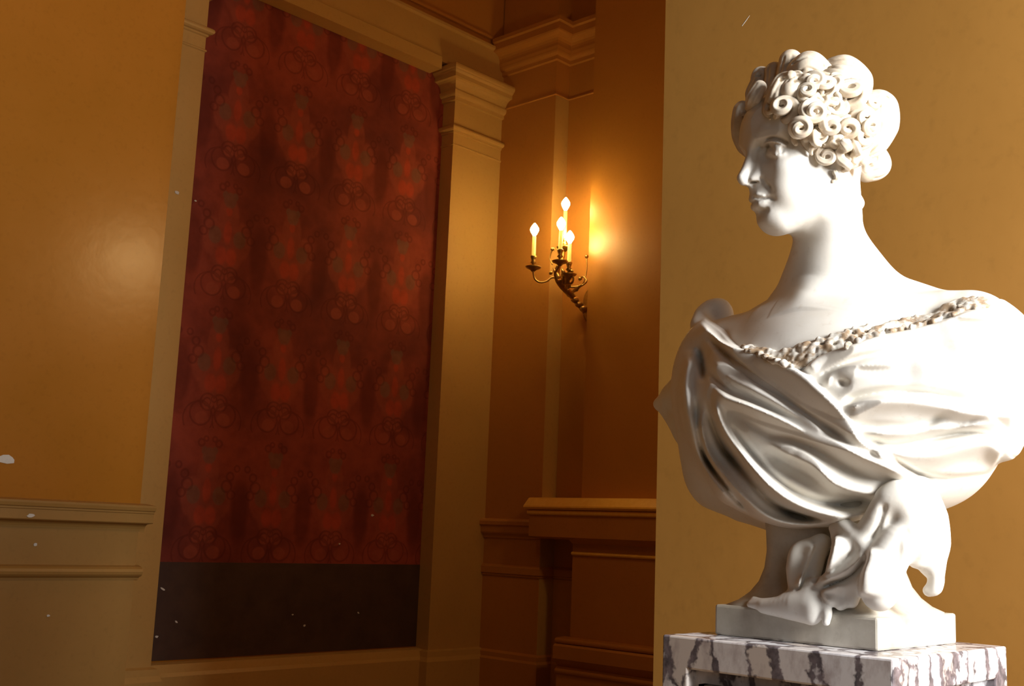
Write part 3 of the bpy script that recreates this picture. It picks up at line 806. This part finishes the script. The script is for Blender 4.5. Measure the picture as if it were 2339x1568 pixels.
fold([(1612, 900), (1625, 955), (1645, 1010), (1678, 1058), (1718, 1105), (1765, 1150), (1825, 1178), (1890, 1190)], -0.018, 9, 10)
fold([(1594, 930), (1603, 994), (1622, 1043), (1659, 1091), (1709, 1146), (1756, 1183), (1811, 1199), (1884, 1197), (1960, 1188)], 0.017, 9, 11, 0.1)
fold([(1590, 900), (1594, 970), (1606, 1030), (1636, 1085), (1684, 1140), (1730, 1180)], -0.014, 7, 8)
fold([(1582, 795), (1566, 855), (1566, 913), (1580, 987), (1599, 1046), (1632, 1100), (1680, 1155)], 0.016, 16, 16, 0.1)
fold([(1592, 790), (1604, 835), (1608, 880)], -0.016, 8, 8, 0.3)
# her left-hand side: border and the long folds drawn towards the knot
fold([(1831, 856), (1865, 820), (1924, 798), (1998, 772), (2087, 753), (2164, 731), (2220, 712), (2294, 709), (2339, 727)], 0.014, 4, 26, 0.08, 0.02)
fold([(1850, 873), (1905, 841), (1961, 819), (2028, 803), (2080, 790)], -0.013, 8, 9, 0.15, 0.6)
fold([(1870, 890), (1930, 848), (2000, 835), (2070, 828)], 0.008, 14, 14)
fold([(1935, 845), (1990, 845), (2060, 838)], -0.007, 8, 10, 0.3, 0.6)
fold([(1895, 860), (1922, 874), (1936, 892)], -0.012, 14, 14, 0.3, 0.5)
fold([(1915, 928), (1961, 908), (2016, 897), (2072, 896), (2127, 899), (2183, 910), (2262, 926)], -0.020, 11, 6, 0.12, 0.6)
fold([(1920, 940), (1990, 920), (2060, 916), (2140, 926), (2220, 944), (2320, 950)], 0.018, 8, 22, 0.1, 0.02)
fold([(1935, 972), (2020, 976), (2105, 974), (2146, 952), (2190, 936)], -0.009, 10, 10, 0.2, 0.5)
fold([(2150, 985), (2200, 968), (2260, 955)], -0.005, 9, 9, 0.4)
fold([(1955, 988), (2040, 990), (2120, 980), (2200, 975), (2290, 968)], 0.010, 10, 12)
fold([(1978, 1003), (2035, 1018), (2109, 1007), (2183, 992), (2245, 990), (2290, 1014)], -0.018, 8, 8, 0.12, 0.4)
fold([(1990, 1020), (2060, 1040), (2130, 1040), (2200, 1022), (2255, 1014), (2292, 1035)], 0.018, 10, 26, 0.1, 0.02)
fold([(1995, 1024), (2057, 1062), (2109, 1088), (2164, 1096), (2238, 1089), (2272, 1070)], -0.017, 8, 5, 0.12, 0.5)
fold([(2164, 733), (2220, 737), (2335, 745)], -0.007, 6, 7, 0.3, 0.2)
fold([(2190, 795), (2250, 772), (2285, 757)], -0.006, 6, 8, 0.5, 0.4)
fold([(2270, 880), (2310, 870), (2350, 868)], -0.010, 18, 18, 0.2, 0.02)
fold([(2060, 850), (2160, 840), (2260, 820), (2340, 810)], 0.010, 40, 45, 0.2, 0.02)
fold.apply(K, lambda X, Y, Z: np.clip((1.86-X)/0.06, 0, 1))
# arm-side bulges on the outline, and the lip and flap behind her right shoulder
K.chain([(1.775, 0.640, 1.485), (1.770, 0.618, 1.44), (1.770, 0.617, 1.37), (1.76, 0.640, 1.31)], [0.022, 0.024, 0.024, 0.02], 0.03)
lip = [onX(x, y, X) for x, y, X in ((1597, 740, 1.735), (1606, 716, 1.75), (1626, 700, 1.765), (1650, 699, 1.775), (1662, 722, 1.775), (1650, 760, 1.76))]
K.chain(catmull(lip, 4), np.interp(np.linspace(0, 1, 21), [0, .3, .7, 1], [0.016, 0.014, 0.012, 0.010]), 0.014)
K.ell(onX(1632, 735, 1.765), (0.014, 0.026, 0.034), 0.012)
flap = [onX(x, y, X) for x, y, X in ((1575, 900, 1.80), (1545, 912, 1.81), (1506, 925, 1.815))]
K.chain(flap, [0.040, 0.030, 0.008], 0.015)
K.chain([onX(1560, 868, 1.80), onX(1505, 922, 1.815), onX(1562, 985, 1.81)], [0.016, 0.008, 0.020], 0.015)
K.chain([onX(1560, 890, 1.805), onX(1532, 925, 1.812), onX(1560, 960, 1.808)], [0.02, 0.016, 0.02], 0.015)
K.chain([onX(1575, 960, 1.80), onX(1588, 1040, 1.80), onX(1635, 1115, 1.80)], [0.026, 0.026, 0.03], 0.03)
# hollow the neck opening again so the border stays a rolled edge over skin
pchild(K.obj('drapery', M['marble'], None), bust)

# cloth tail that falls over the socle and the plinth
T = Grid((1.52, 0.66, 1.00), (1.84, 1.10, 1.26), 0.0023)
def tail(pts, r, k=0.008, op='add'):
    P = catmull([onX(x, y, X) for x, y, X in pts], 5)
    T.chain(P, np.interp(np.linspace(0, 1, len(P)), np.linspace(0, 1, len(r)), r), k, op)
tail([(2098, 1130, 1.68), (2118, 1185, 1.685), (2128, 1240, 1.69), (2127, 1285, 1.69)], [0.028, 0.030, 0.027, 0.020])
tail([(2127, 1285, 1.69), (2138, 1318, 1.69), (2134, 1342, 1.688), (2122, 1350, 1.685)], [0.018, 0.012, 0.012, 0.009])
tail([(2055, 1140, 1.65), (2082, 1180, 1.66), (2095, 1230, 1.665), (2095, 1275, 1.67)], [0.030, 0.032, 0.026, 0.016])
tail([(2082, 1200, 1.655), (2052, 1240, 1.642), (2024, 1285, 1.632), (2011, 1330, 1.626), (2008, 1356, 1.623)], [0.022, 0.028, 0.031, 0.034, 0.026])
tail([(2040, 1170, 1.66), (2010, 1230, 1.65), (2000, 1280, 1.645)], [0.024, 0.024, 0.02])
tail([(2030, 1145, 1.64), (2005, 1185, 1.635), (1980, 1215, 1.632), (1975, 1240, 1.63)], [0.022, 0.020, 0.016, 0.010])
tail([(1908, 1207, 1.64), (1930, 1206, 1.635), (1955, 1226, 1.63), (1976, 1252, 1.625)], [0.010, 0.014, 0.015, 0.010])
tail([(1916, 1228, 1.638), (1930, 1255, 1.63), (1920, 1285, 1.626), (1900, 1308, 1.622)], [0.012, 0.021, 0.018, 0.008])
tail([(1862, 1240, 1.645), (1824, 1260, 1.64), (1816, 1300, 1.635), (1812, 1345, 1.628)], [0.010, 0.013, 0.014, 0.008])
tail([(1878, 1240, 1.655), (1858, 1290, 1.65), (1848, 1335, 1.64)], [0.014, 0.016, 0.014])
tail([(1980, 1265, 1.63), (1940, 1308, 1.628), (1895, 1330, 1.625), (1850, 1340, 1.625)], [0.014, 0.015, 0.014, 0.012])
tail([(1945, 1325, 1.63), (1912, 1350, 1.622), (1920, 1382, 1.618)], [0.014, 0.017, 0.009])
tail([(1975, 1290, 1.64), (1950, 1340, 1.632), (1945, 1375, 1.625)], [0.018, 0.016, 0.010])
tail([(1714, 1382, 1.618), (1760, 1384, 1.614), (1815, 1382, 1.612), (1858, 1385, 1.612)], [0.006, 0.011, 0.017, 0.019])
tail([(1822, 1352, 1.628), (1850, 1362, 1.622), (1860, 1395, 1.610), (1858, 1412, 1.606)], [0.010, 0.014, 0.015, 0.009])
tail([(1722, 1370, 1.625), (1750, 1378, 1.620), (1790, 1372, 1.622), (1815, 1356, 1.628)], [0.005, 0.006, 0.006, 0.006])
tail([(1745, 1390, 1.614), (1800, 1398, 1.611), (1850, 1408, 1.609)], [0.008, 0.012, 0.013])
tail([(1800, 1372, 1.620), (1850, 1376, 1.616)], [0.012, 0.018])
tail([(1884, 1375, 1.612), (1889, 1400, 1.606), (1887, 1422, 1.604)], [0.006, 0.008, 0.006])
for pts, r in (([(2058, 1228, 1.618), (2040, 1290, 1.60), (2038, 1345, 1.598)], [0.003, 0.007, 0.006]),
               ([(1984, 1250, 1.605), (1962, 1300, 1.604), (1955, 1350, 1.604)], [0.004, 0.007, 0.006]),
               ([(1900, 1225, 1.622), (1876, 1280, 1.622), (1862, 1325, 1.618)], [0.006, 0.009, 0.006]),
               ([(1950, 1258, 1.607), (1922, 1285, 1.604), (1900, 1308, 1.606)], [0.003, 0.006, 0.003]),
               ([(2022, 1150, 1.610), (2012, 1190, 1.609), (1992, 1235, 1.606)], [0.004, 0.007, 0.005]),
               ([(1978, 1276, 1.612), (1940, 1320, 1.610), (1880, 1347, 1.610)], [0.004, 0.006, 0.004]),
               ([(1838, 1250, 1.622), (1836, 1300, 1.620), (1822, 1345, 1.615)], [0.003, 0.006, 0.004]),
               ([(2090, 1318, 1.645), (2106, 1330, 1.66), (2100, 1370, 1.66)], [0.012, 0.018, 0.014]),
               ([(2070, 1215, 1.625), (2085, 1245, 1.625), (2090, 1280, 1.63)], [0.004, 0.008, 0.006])):
    tail(pts, r, 0.005, 'cut')
tf = HMap(1680, 1100, 2200, 1440, 1.0)
tf([(1950, 1257), (1922, 1287), (1896, 1311)], -0.007, 4, 6, 0.2)
tf([(1910, 1222), (1900, 1265), (1888, 1310)], 0.009, 15, 3, 0.15)
tf([(1862, 1238), (1842, 1290), (1820, 1350)], 0.008, 3, 16, 0.15)
tf([(1992, 1248), (1972, 1315), (1966, 1366)], 0.010, 28, 4, 0.12)
tf([(2062, 1226), (2042, 1290), (2040, 1350)], -0.008, 15, 12, 0.3)
tf([(2024, 1148), (2010, 1195), (1990, 1240)], -0.005, 5, 9, 0.15)
tf([(1982, 1272), (1942, 1316), (1873, 1348)], -0.012, 5, 5, 0.15)
tf([(1975, 1262), (1935, 1303), (1870, 1333)], 0.007, 5, 8, 0.15)
tf([(1930, 1330), (1880, 1352), (1905, 1388)], 0.006, 10, 4, 0.2)
tf([(2085, 1130), (2100, 1190), (2112, 1260)], -0.004, 10, 10, 0.3)
tf.apply(T, lambda X, Y, Z: np.clip((1.69-X)/0.02, 0, 1))
pchild(T.obj('drapery_tail', M['marble'], None), bust)

pchild(G.obj('figure', M['marble'], None), bust)

# lace along the neckline of the gown: a row of small scalloped lumps
random.seed(7)
def surf(x, y, grids):
    best = None
    for g_ in grids:
        p = g_.hit(x, y)
        if p is not None and (best is None or np.linalg.norm(p-CAMP) < np.linalg.norm(best-CAMP)): best = p
    return best
L = Grid((1.48, 0.58, 1.34), (1.85, 1.12, 1.60), 0.0025)
top = catmull([(1700, 793), (1740, 803), (1783, 808), (1830, 797), (1857, 787), (1931, 761), (2016, 748), (2087, 731), (2131, 726), (2164, 702), (2220, 687), (2250, 688)], 8)
bot = catmull([(1700, 800), (1740, 812), (1790, 832), (1826, 836), (1860, 812), (1931, 788), (2016, 763), (2087, 746), (2131, 736), (2164, 722), (2220, 704), (2262, 700)], 8)
for i in range(len(top)):
    m = 3
    for j in range(m):
        f_ = (j+random.uniform(-.3, .3))/(m-1)
        x, y = top[i]*(1-f_)+bot[i]*f_
        p = surf(x+random.uniform(-3, 3), y+random.uniform(-2, 2), (G, K))
        if p is not None: L.ell(p-np.array([0.002, 0.001, 0]), np.array([random.uniform(.0038, .0068) for _ in range(3)]), 0.003)
q = pchild(L.obj('lace_trim', M['lace'], None, 0), bust); q['label'] = 'frilled lace edging, mottled brown and white'

# --- hair
hair = Grid((1.52, 0.74, 1.70), (1.92, 1.10, 2.02), 0.0019)
def hh(u, l, w_, a, b, c, k, op='add'): hair.ell(H(u, l, w_), (a*HS, b*HS, c*HS), k*HS, HA, op)
hh(-0.020, 0, 0.058, 0.092, 0.079, 0.078, 0)
hh(0.012, 0.040, 0.070, 0.060, 0.042, 0.050, 0.02)
hh(0.012, -0.040, 0.070, 0.060, 0.042, 0.050, 0.02)
for s in (1, -1):
    hh(0.018, 0.066*s, 0.030, 0.036, 0.016, 0.040, 0.015)
    hh(-0.020, 0.070*s, 0.015, 0.040, 0.014, 0.045, 0.015)
hh(0.090, 0, 0.030, 0.05, 0.044, 0.042, 0.01, 'cut')
# matted under-layer of short locks behind the curls
_rs = random.Random(5)
for i in range(95):
    x, y = _rs.uniform(1775, 1990), _rs.uniform(170, 385)
    if y > 330+max(0, (x-1880))*0.5 or y > 175+(x-1775)*1.6+60: continue
    p = hair.hit(x, y)
    if p is None: continue
    n_ = p-H(-0.01, 0, 0.04); n_ /= np.linalg.norm(n_)
    e1 = np.cross(n_, [0, 0, 1.0]); e1 /= np.linalg.norm(e1); e2 = np.cross(n_, e1); a0 = _rs.uniform(0, 6.28); rr = _rs.uniform(.007, .013)
    hair.chain([p+(e1*math.cos(a0+a)+e2*math.sin(a0+a))*rr+n_*0.002 for a in np.linspace(0, 4.2, 9)], [0.0045]*9, 0.002)
hair_o = pchild(hair.obj('hair', M['hair'], None), bust)
def on_hair(px, py):
    p = surf(px, py, (hair, G))
    if p is None:
        d = ray(px, py); p = CAMP+d*1.93
    return p
rng = random.Random(11)
def ringlet(px, py, rpx, turns=1.2, ang=0.0, tube=0.40, flip=1, stretch=0.5, lift=0.42):
    """open snail-shell curl standing out from the head, hollow in the middle"""
    c = on_hair(px, py); r = rpx/1390.0
    n_ = c-H(-0.01, 0, 0.04); n_ /= np.linalg.norm(n_)
    view = CAMP-c; view /= np.linalg.norm(view)
    ax = n_*0.75+view*0.45+np.array([rng.uniform(-.35, .35) for _ in range(3)]); ax /= np.linalg.norm(ax)
    e1 = np.cross(ax, [0, 0, 1.0]); e1 /= np.linalg.norm(e1); e2 = np.cross(ax, e1)
    turns = turns+0.55
    N = int(18*turns)+8; P = []; R = []
    for i in range(N):
        t = i/(N-1); a = ang+flip*2*math.pi*turns*t
        rr = r*(1-0.72*t**1.15)*0.74
        hgt = lift-0.80+1.25*math.sin(math.pi*min(1, t*1.0)*0.72)-0.55*max(0, t-0.55)
        P.append(c+(e1*math.cos(a)*1.08+e2*math.sin(a)*0.92)*rr+ax*r*hgt)
        R.append(r*tube*0.92*(1-0.45*t)*min(1, 0.45+t*6)*min(1, 0.35+(1-t)*7))
    V, Fc = tube_mesh([tuple(p) for p in P], R, 20, True, 0.11)
    return curl_obj(V, Fc)
def curl_obj(V, Fc):
    o_ = mesh_obj('curl', V, Fc, M['hair'], None, True)
    o_.parent = hair_o; o_.matrix_parent_inverse = hair_o.matrix_world.inverted()
    return o_
def corkscrew(pts, rpx, turns, tube=0.5, ph=0.0):
    """hanging ringlet: helix about a pixel path laid on the head"""
    P0 = catmull(pts, 8); P0 = np.array([on_hair(x, y) for x, y in P0]); P0 = smoothp(P0, 3); r = rpx/1390.0
    N = int(turns*14)+6; P = []; R = []
    for i in range(N):
        t = i/(N-1); q = t*(len(P0)-1); j = min(int(q), len(P0)-2); c = P0[j]+(P0[j+1]-P0[j])*(q-j)
        d = P0[min(j+1, len(P0)-1)]-P0[max(j-1, 0)]; d /= np.linalg.norm(d)+1e-9
        view = CAMP-c; view /= np.linalg.norm(view); e1 = np.cross(d, view); e1 /= np.linalg.norm(e1); e2 = np.cross(e1, d)
        a = ph+2*math.pi*turns*t; tp = 1-0.45*t
        P.append(c+(e1*math.cos(a)+e2*math.sin(a))*r*0.5*tp+view*r*0.25)
        R.append(r*tube*tp*min(1, 0.4+t*5)*min(1, 0.35+(1-t)*6))
    V, Fc = tube_mesh([tuple(p) for p in P], R, 20, True, 0.11)
    return curl_obj(V, Fc)
bpy.context.view_layer.update()
for a in ((1885, 206, 31, 1.2, 0.6, 0.36, 1), (1845, 214, 25, 1.3, 2.5, 0.38, -1), (1796, 250, 33, 1.3, 1.0, 0.42, 1), (1855, 256, 33, 1.3, 3.4, 0.36, 1),
          (1910, 250, 29, 1.2, 5.2, 0.38, -1), (1945, 222, 37, 1.4, 0.2, 0.42, 1), (1832, 290, 29, 1.3, 2.0, 0.42, -1), (1934, 290, 31, 1.3, 4.4, 0.42, 1),
          (1968, 268, 29, 1.2, 1.4, 0.44, -1), (1886, 357, 26, 1.2, 3.0, 0.40, 1), (1966, 314, 29, 1.2, 0.5, 0.46, 1), (1896, 288, 26, 1.2, 2.6, 0.44, 1),
          (1770, 256, 17, 1.1, 1.0, 0.5, 1), (1984, 238, 22, 1.1, 2.2, 0.5, 1), (1982, 292, 22, 1.1, 4.2, 0.5, -1),
          (1908, 196, 24, 1.1, 3.2, 0.5, 1), (1862, 186, 24, 1.1, 0.2, 0.5, -1)):
    ringlet(*a)
corkscrew([(1880, 275), (1872, 300), (1862, 325), (1858, 350)], 24, 2.2)
corkscrew([(1925, 318), (1922, 345), (1934, 370), (1925, 388)], 23, 1.6, 0.6, 1.2)
corkscrew([(1840, 280), (1832, 298), (1836, 316)], 18, 1.3, 0.6)
corkscrew([(1955, 330), (1952, 350), (1958, 372)], 18, 1.2, 0.6)
corkscrew([(1912, 392), (1906, 405), (1904, 418)], 10, 1.0, 0.7)
def roll(name, spec, k=0.006, grooves=None):
    P = [np.array(p) for p, r in spec]; R = [r for p, r in spec]
    P = np.array(P); lo = P.min(0)-max(R)-0.02; hi = P.max(0)+max(R)+0.02
    g_ = Grid(lo, hi, 0.0016); cp = catmull(P, 6) if len(P) > 2 else P
    g_.chain(cp, np.interp(np.linspace(0, 1, len(cp)), np.linspace(0, 1, len(R)), R), 0)
    if name != 'nape_curl':
        # shallow comb lines along the roll
        Ri = np.interp(np.linspace(0, 1, len(cp)), np.linspace(0, 1, len(R)), R)
        for j in range(9):
            a_ = 2*math.pi*j/9+0.3; Q = []
            for i in range(len(cp)):
                d = cp[min(i+1, len(cp)-1)]-cp[max(i-1, 0)]; d /= np.linalg.norm(d)
                f1 = np.cross(d, cF); f1 /= np.linalg.norm(f1)+1e-9; f2 = np.cross(d, f1)
                Q.append(cp[i]+(f1*math.cos(a_+0.02*i)+f2*math.sin(a_+0.02*i))*(Ri[i]+0.0008))
            g_.chain(Q, 0.0018, 0.003, 'cut')
    o_ = g_.obj(name, M['hair'], None); o_.parent = hair_o; o_.matrix_parent_inverse = hair_o.matrix_world.inverted(); return o_
def dp(x, y, d): return CAMP+ray(x, y)*d
# big rolls on the crown and at the back (placed in the head's depth)
roll('hair_roll', [(dp(1806, 140, 1.965), 0.020), (dp(1806, 165, 1.96), 0.024), (dp(1800, 185, 1.955), 0.022)])
roll('hair_roll', [(dp(1822, 164, 1.94), 0.020), (dp(1848, 158, 1.93), 0.030), (dp(1874, 168, 1.925), 0.022)])
roll('hair_roll', [(dp(1895, 165, 1.975), 0.022), (dp(1925, 168, 1.965), 0.032), (dp(1950, 190, 1.955), 0.032), (dp(1958, 215, 1.95), 0.022)])
roll('hair_roll', [(dp(1890, 182, 1.92), 0.020), (dp(1918, 188, 1.905), 0.030), (dp(1948, 200, 1.91), 0.028)])
roll('hair_roll', [(dp(1996, 238, 1.965), 0.024), (dp(2006, 252, 1.965), 0.034), (dp(2007, 285, 1.965), 0.034), (dp(1994, 325, 1.965), 0.026), (dp(1978, 348, 1.965), 0.014)])
roll('hair_roll', [(dp(1994, 352, 1.985), 0.022), (dp(1998, 375, 1.985), 0.028), (dp(1980, 388, 1.985), 0.022)])
roll('hair_roll', [(H(0.01, -0.045, 0.105), 0.018), (dp(1742, 175, 2.02), 0.016), (dp(1738, 192, 2.02), 0.020), (dp(1728, 215, 2.02), 0.020), (dp(1724, 232, 2.02), 0.014)])
roll('hair_roll', [(dp(1770, 165, 2.0), 0.018), (dp(1775, 195, 1.99), 0.024), (dp(1770, 215, 1.99), 0.02)])
roll('hair_roll', [(H(0.00, -0.062, 0.075), 0.020), (H(0.035, -0.066, 0.070), 0.018), (dp(1700, 250, 2.02), 0.015), (dp(1692, 275, 2.02), 0.017), (dp(1690, 305, 2.02), 0.015), (dp(1694, 328, 2.03), 0.012), (dp(1704, 345, 2.03), 0.010), (H(0.035, -0.066, 0.010), 0.010)])
# parted front lock with its fluted surface
def sfp(x, y, off):
    p = surf(x, y, (hair, G)); d = ray(x, y); d = d/np.linalg.norm(d)
    return (p if p is not None else dp(x, y, 1.9))-d*off
roll('front_lock', [(sfp(1806, 175, -0.002), 0.010), (sfp(1788, 188, -0.002), 0.016), (sfp(1774, 212, 0.0), 0.015), (sfp(1762, 238, 0.0), 0.013), (sfp(1755, 255, 0.0), 0.010), (sfp(1758, 270, 0.0), 0.004)])
roll('front_lock', [(sfp(1842, 184, 0.004), 0.012), (sfp(1820, 194, 0.006), 0.020), (sfp(1806, 208, 0.004), 0.017)])
roll('front_lock', [(sfp(1735, 200, 0.0), 0.012), (sfp(1722, 225, 0.0), 0.014), (sfp(1712, 245, 0.0), 0.008)])
roll('nape_curl', [(dp(1958, 452, 1.98), 0.008), (dp(1960, 465, 1.98), 0.011), (dp(1955, 476, 1.98), 0.009)])

# ------------------------------------------------------------------ candle sconce on the side wall
sc_loc = onX(1338, 712, XB)
sconce = empty('wall_sconce', (XB, sc_loc[1], sc_loc[2]))
tag(sconce, 'gilt brass wall sconce with scrolled arms and four lit candle bulbs', 'wall sconce')
def sp(px, py, X): return onX(px, py, X if X < 5.7801 else X-0.10*min(1, max(0, (6.10-X)/0.12)))
def stube(name, pts, r, seg=8, per=6):
    P = catmull([sp(*p) for p in pts], per); R = np.interp(np.linspace(0, 1, len(P)), np.linspace(0, 1, len(r)), r)
    V, Fc = tube_mesh([tuple(p) for p in P], R, seg)
    return pchild(mesh_obj(name, V, Fc, M['brass'], None, True), sconce)
# wall rose and the tail that springs from it
c = sp(1338, 700, XB)
V, Fc = lathe([(0.075, 0.0), (0.075, 0.008), (0.060, 0.016), (0.048, 0.018), (0.03, 0.035), (0.012, 0.04)], 20)
V = [(c[0]-z, c[1]-0.05+x, c[2]+y*1.7) for x, y, z in V]
pchild(mesh_obj('wall_rose', V, Fc, M['brass'], None, True), sconce)
stube('stem', [(1338, 711, 6.15), (1322, 695, 6.12), (1304, 673, 6.07), (1287, 656, 6.02), (1275, 640, 5.98), (1272, 622, 5.95), (1277, 606, 5.94)],
      [0.026, 0.020, 0.024, 0.026, 0.022, 0.022, 0.016], 10)
random.seed(3)
# swelling leaf buds along the tail
for (x, y, X, r) in ((1334, 706, 6.13, .034), (1323, 696, 6.11, .030), (1313, 685, 6.09, .030), (1303, 673, 6.07, .030), (1295, 663, 6.04, .028)):
    b_ = bmesh.new(); bmesh.ops.create_uvsphere(b_, u_segments=10, v_segments=7, radius=1)
    p = sp(x, y, X)
    for v_ in b_.verts:
        a_ = math.atan2(v_.co.y, v_.co.x); f_ = 1+0.16*math.cos(5*a_)
        v_.co = Vector((p[0]+v_.co.x*r*f_, p[1]+v_.co.y*r*f_, p[2]+v_.co.z*r*0.75))
    pchild(bm_obj('leaf_bud', b_, M['brass'], None, True), sconce)
def leaf(pts, wdt):
    P = catmull([sp(*p) for p in pts], 5); n = len(P); V = []; Fc = []
    side = np.array(cR)*0.7+np.array(cU)*0.5
    for i, p in enumerate(P):
        t = i/(n-1); w_ = wdt*math.sin(math.pi*min(1, 0.15+0.85*t))*(1+0.25*math.sin(t*18))
        d = P[min(i+1, n-1)]-P[max(i-1, 0)]; d /= np.linalg.norm(d); s_ = np.cross(d, cF); s_ /= np.linalg.norm(s_)
        V += [p-s_*w_, p-np.array(cF)*w_*0.6, p+s_*w_, p+np.array(cF)*w_*0.25]
    for i in range(n-1):
        for k in range(4):
            k2 = (k+1) % 4; Fc.append((i*4+k, i*4+k2, (i+1)*4+k2, (i+1)*4+k))
    Fc += [(3, 2, 1, 0), tuple((n-1)*4+k for k in range(4))]
    return pchild(mesh_obj('acanthus_leaf', V, Fc, M['brass'], None, True), sconce)
leaf([(1290, 655, 6.0), (1278, 640, 5.95), (1270, 622, 5.93), (1262, 612, 5.92)], 0.020)
leaf([(1300, 660, 6.02), (1296, 640, 5.96), (1302, 622, 5.95), (1312, 620, 5.95)], 0.022)
leaf([(1285, 650, 5.98), (1288, 628, 5.93), (1282, 612, 5.92)], 0.018)
leaf([(1306, 668, 6.04), (1318, 660, 6.02), (1330, 648, 6.02)], 0.014)
# arms
stube('arm', [(1280, 640, 5.97), (1262, 634, 5.90), (1248, 643, 5.86), (1232, 645, 5.82), (1221, 636, 5.80), (1218, 618, 5.80)], [0.009, 0.008, 0.007, 0.007, 0.007, 0.008])
stube('arm', [(1280, 640, 5.95), (1272, 640, 5.90), (1268, 625, 5.87), (1276, 610, 5.86), (1279, 600, 5.86)], [0.009, 0.008, 0.008, 0.008, 0.008])
stube('arm', [(1288, 648, 5.98), (1304, 648, 5.97), (1310, 638, 5.96), (1304, 628, 5.96)], [0.009, 0.008, 0.007, 0.008])
stube('arm', [(1296, 655, 6.02), (1312, 656, 6.04), (1330, 652, 6.06), (1340, 642, 6.07), (1332, 632, 6.07), (1324, 638, 6.07)], [0.008, 0.008, 0.007, 0.006, 0.006, 0.007])
stube('arm', [(1278, 606, 5.95), (1286, 590, 5.97), (1289, 570, 5.98)], [0.010, 0.010, 0.010])
stube('scroll', [(1262, 605, 5.95), (1256, 590, 5.95), (1262, 570, 5.95), (1266, 568, 5.95), (1266, 574, 5.95)], [0.005, 0.005, 0.005, 0.004, 0.004])
for (x, y, X) in ((1325, 637, 6.05), (1340, 586, 6.08), (1262, 569, 5.95), (1258, 624, 5.90)):
    b_ = bmesh.new(); bmesh.ops.create_uvsphere(b_, u_segments=10, v_segments=6, radius=0.014)
    bmesh.ops.translate(b_, verts=b_.verts, vec=Vector(sp(x, y, X)))
    pchild(bm_obj('rosette', b_, M['brass'], None, True), sconce)
stube('scroll', [(1332, 648, 6.07), (1340, 620, 6.08), (1340, 590, 6.08)], [0.005, 0.004, 0.006])
def candle(x, ypan, ybase, ytip, yfl, X):
    p0 = sp(x, ypan, X); pb = sp(x, ybase, X); pt = sp(x+0.5, ytip, X)
    zp, zb, zt = p0[2], pb[2], pt[2]; cx, cy = p0[0], p0[1]
    V, Fc = lathe([(0.012, zp-0.030), (0.022, zp-0.018), (0.050, zp-0.006), (0.056, zp+0.004), (0.050, zp+0.006), (0.018, zp+0.0), (0.014, zp+0.010)], 20, (cx, cy, 0))
    pchild(mesh_obj('drip_pan', V, Fc, M['brass'], None, True), sconce)
    h_ = zb-zp
    V, Fc = lathe([(0.012, zp+0.004), (0.010, zp+h_*0.3), (0.022, zp+h_*0.42), (0.012, zp+h_*0.6), (0.019, zp+h_*0.8), (0.024, zp+h_*0.98), (0.018, zb+0.004)], 16, (cx, cy, 0))
    pchild(mesh_obj('candle_cup', V, Fc, M['brass'], None, True), sconce)
    V, Fc = lathe([(0.0135, zb), (0.0138, zb+0.02), (0.0132, zt-0.004), (0.010, zt)], 14, (cx, cy, 0))
    cd = pchild(mesh_obj('candle', V, Fc, M['candle'], None, True), sconce)
    zf = sp(x, yfl, X)[2]
    V, Fc = lathe([(0.009, zt-0.001), (0.016, zt+0.012), (0.028, zf-0.012), (0.031, zf), (0.028, zf+0.014), (0.017, zf+0.032), (0.004, zf+0.048)], 14, (cx, cy, 0))
    o_ = mesh_obj('bulb', V, Fc, M['bulb'], None, True); o_.parent = cd
    o_.matrix_parent_inverse = Matrix.Identity(4)
    return cd
candle(1218, 611, 586, 540, 526, 5.80)
candle(1279, 598, 571, 527, 512, 5.86)
candle(1299, 628, 600, 557, 543, 5.95)
candle(1289, 566, 548, 482, 467, 5.98)
